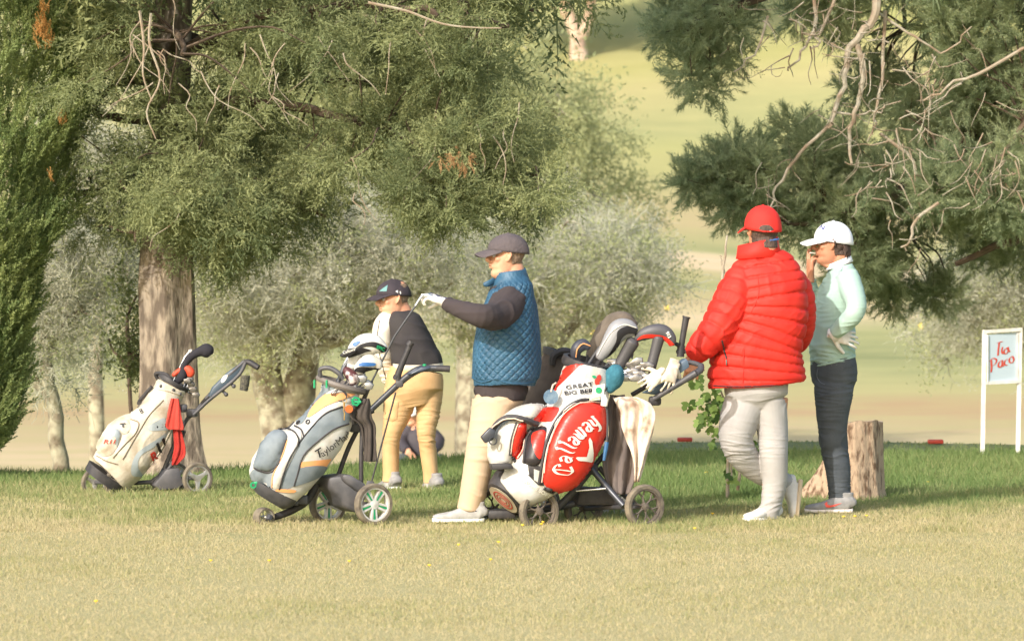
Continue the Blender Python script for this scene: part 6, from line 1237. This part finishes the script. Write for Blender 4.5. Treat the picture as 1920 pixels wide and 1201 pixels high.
# ---------------------------------------------------------------- bending man in yellow trousers
def man_yellow():
    D=26.85; M=lambda x,y,dy=0: PT(x,y,D+dy); t=person('p',M(770,918),'man in mustard trousers and black and cream sweatshirt bending forward, looking left'); hc=M(738,561,-.0); fw=(-.93,-.30,-.12); b=MB(); W=head_mb(b,hc,fw,(-.12,.0,1),1.03)
    b.tube([W(-.03,0,.07),W(-.05,0,.01),M(752,596,.0),M(758,620)],[(.055,.058),(.056,.060),(.06,.065),(.09,.09)],20,k=3)
    b.tube([M(755,602),M(768,650),M(785,700)],[(.08,.085),(.10,.11),(.11,.14)],24,k=3); b.tube([M(722,603,-.0),M(722,655,0),M(732,712,.1)],[.05,.04,.028],14,k=3); b.tube([M(772,612,.10),M(778,655,.20),M(770,694,.38)],[.05,.04,.028],14,k=3)
    hand_mb(b,M(733,715,.12),(.2,.5,-.8),(.8,.2,.2),True,(.8,.8,.8,.8)); hand_mb(b,M(766,698,.40),(-.5,.2,-.8),(-.8,-.3,.2),False,(.8,.8,.8,.8))
    b.tube([M(752,735),M(734,820),M(732,905)],[.07,.04,.03],14,k=3); b.tube([M(803,735),M(799,820,.01),M(808,905,.02)],[.07,.04,.03],14,k=3)
    body=baked('body',b,SKIN,t,.0048,2); face_bits(W,t,1.03)
    f_,l_,u_=frame(fw,(-.12,0,1)); c0=np.array(hc)
    def loc(p): d=(p-c0)/1.03; return np.array([d@np.array(f_),d@np.array(l_),d@np.array(u_)+.112])
    shell('hair',body,lambda p:(lambda q:q[2]<.2 and (q[0]<-.03 and q[2]>.085 or q[2]>.15))(loc(p)),.002,HAIRG,t,.001,300,.003)
    CK=mat('black cap cotton',(52,46,52),.9,(64,56,62),scale=14); cp=cap(t,W,.150,.086,.120,1,CK,rx=.107,ry=.088,cx=-.006,back=.036,brimw=.080,droop=.012); bc=bvh_of(cp)
    panel('cap_print',[(712,545),(720,539),(727,534),(725,546),(712,546)],bc,mat('teal print',(104,146,146),.8),cp,.003,curve=False,step=3); panel('cap_print',[(742,545),(746,544),(746,549),(742,547)],bc,WPR,cp,.003,curve=False,step=2); panel('cap_print',[(749,546),(751,546),(752,551),(750,551)],bc,WPR,cp,.003,curve=False,step=2)
    CR=mat('cream jersey',(228,218,202),.9,(214,204,188),scale=10,bump=.3); BK=mat('black jersey',(50,46,48),.92,(58,54,54),scale=9,bump=.3,bscale=220)
    b=MB(); rows(b,M,[(582,735,768,.09),(588,728,776,.12),(600,722,788,.15),(620,726,800,.165),(645,730,812,.17),(670,734,824,.165),(682,737,831,.16),(690,739,832,.155),(694,740,831,.15)],None,D,k=5,n=56)
    bk=baked('sweatshirt',b,BK,t,.0062,2,folds(.009,(12,12,12),47)); bb=bvh_of(bk)
    piping('collar_rib',[[(728,583),(738,577),(752,577),(764,583)]],bb,CR,bk,.008,.0)
    panel('hem_band',[(737,681),(760,684),(800,684),(832,680),(833,694),(800,698),(760,698),(738,696)],bb,CR,bk,.003,curve=False)
    b=MB(); b.tube([M(738,590,.0),M(727,598,-.02),M(719,615,-.04),M(717,645,-.03),M(721,675,.02),M(731,708,.08),M(736,722,.10)],[.045,.065,.072,.066,.060,.052,.042],26,k=5,round_=True); sl=baked('sleeve',b,CR,t,.006,2,folds(.009,(14,14,18),49)); b=MB(); b.tube([M(772,612,.10),M(778,650,.20),M(770,692,.36)],[.07,.06,.05],20,k=4); baked('sleeve',b,CR,t,.007,2)
    piping('piping',[[(712,600),(708,625),(709,650),(716,680),(724,712)]],bvh_of(sl),BLK,sl,.003,.002)
    YL=mat('mustard cotton',(206,170,124),.85,(196,156,108),scale=8,bump=.3,bscale=90); b=MB()
    rows(b,M,[(690,737,831,.15),(705,728,833,.155),(728,722,830,.15),(760,750,812,.09)],None,D,k=4,n=44)
    b.tube([M(756,712,0),M(751,738,0),M(745,775,0),M(735,812,-.02),M(733,850,0),M(733,885,0),M(732,903,0)],[(.11,.105),(.11,.108),(.092,.088),(.072,.063),(.064,.056),(.058,.052),(.055,.051)],28,k=5); b.tube([M(804,712,.02),M(804,738,.02),M(803,772,.02),M(799,808,0),M(803,850,.02),M(807,885,.02),M(808,905,.02)],[(.10,.088),(.102,.09),(.088,.075),(.072,.062),(.064,.055),(.056,.049),(.053,.048)],28,k=5)
    tr=baked('trousers',b,YL,t,.005,3,folds(.009,(13,13,36),57,1,band((zof(825,D),zof(775,D)),.10))); bt=bvh_of(tr); panel('back_pocket',[(718,745),(748,752),(745,785),(735,790),(717,783)],bt,YL,tr,.002,dome=.008,edge=2,curve=False)
    for x,y,dy in((733,917,0),(808,920,.02)):
        b=MB(); b.tube([M(x,900,dy),M(x+2,914,dy)],[.05,.045],14); obj('sock',b,mat('grey sock',(176,172,168),.9),t)
    GS=MATS['grey knit shoe']; shoe(t,M(744,919,-.06),M(712,920,.16),(0,0,1),GS,MATS['white foam sole']); shoe(t,M(823,922,-.08),M(797,922,.14),(0,0,1),GS,MATS['white foam sole'])
def man_far():
    D=47.; M=lambda x,y,dy=0: PT(x,y,D+dy); t=thing('person',M(785,850),'distant seated person in dark jacket and pale cap behind the mustard trousers','person','people on the course'); t.location.z=ground_z(t.location.x,D); g=t.location.z
    hc=M(776,778); fw=(-.6,-.8,0); b=MB(); W=head_mb(b,hc,fw,(0,0,1),1.0); b.tube([W(-.02,0,.06),W(-.03,0,0),M(783,803)],[.055,.06,.08],16,k=3); base=Vector((M(790,850).x,D,g+.12)); b.tube([M(783,800),M(787,825),base],[(.09,.15),(.12,.17),(.12,.17)],20,k=3)
    for sg in(-1,1): b.tube([M(785+sg*20,806),M(786+sg*34,828,-.1),M(788+sg*22,845,-.35)],[.05,.04,.03],12,k=3); b.tube([base+V3(sg*.1,0,0),base+V3(sg*.2,-.45,.25),base+V3(sg*.16,-.75,-.1)],[.08,.06,.045],12,k=3); hand_mb(b,M(788+sg*22,845,-.36),(0,-.7,-.5),(0,0,-1),sg>0)
    body=baked('body',b,SKIN,t,.007,2); face_bits(W,t); JK=mat('dark windbreaker',(58,52,58),.7,(70,64,70),scale=6,bump=.3); b=MB()
    b.tube([M(782,797),M(785,808),M(787,828),M(788,848),base],[(.08,.08),(.13,.19),(.16,.21),(.17,.20),(.18,.2)],28,k=4)
    for sg in(-1,1): b.tube([M(785+sg*17,806),M(787+sg*34,826,-.1),M(788+sg*24,846,-.34)],[.085,.075,.055],18,k=4)
    baked('jacket',b,JK,t,.009,3,folds(.012,(8,8,10),61)); b=MB()
    for sg in(-1,1): b.tube([base+V3(sg*.1,.05,0),base+V3(sg*.2,-.45,.27),base+V3(sg*.16,-.74,-.06)],[.12,.09,.07],18,k=4)
    baked('trousers',b,MATS['charcoal blue twill'],t,.01,3); cap(t,W,.142,.10,.10,1,WC2,rx=.11,ry=.09,back=.03)
    for sg in(-1,1): shoe(t,base+V3(sg*.16,-.72,-.12),base+V3(sg*.2,-.98,-.12),(0,0,1),MATS['grey knit shoe'],MATS['white foam sole'],lace=False)
WC2=mat('pale cap cotton',(214,210,206),.8)
man_vest(); man_red(); man_mint(); man_yellow(); man_far()
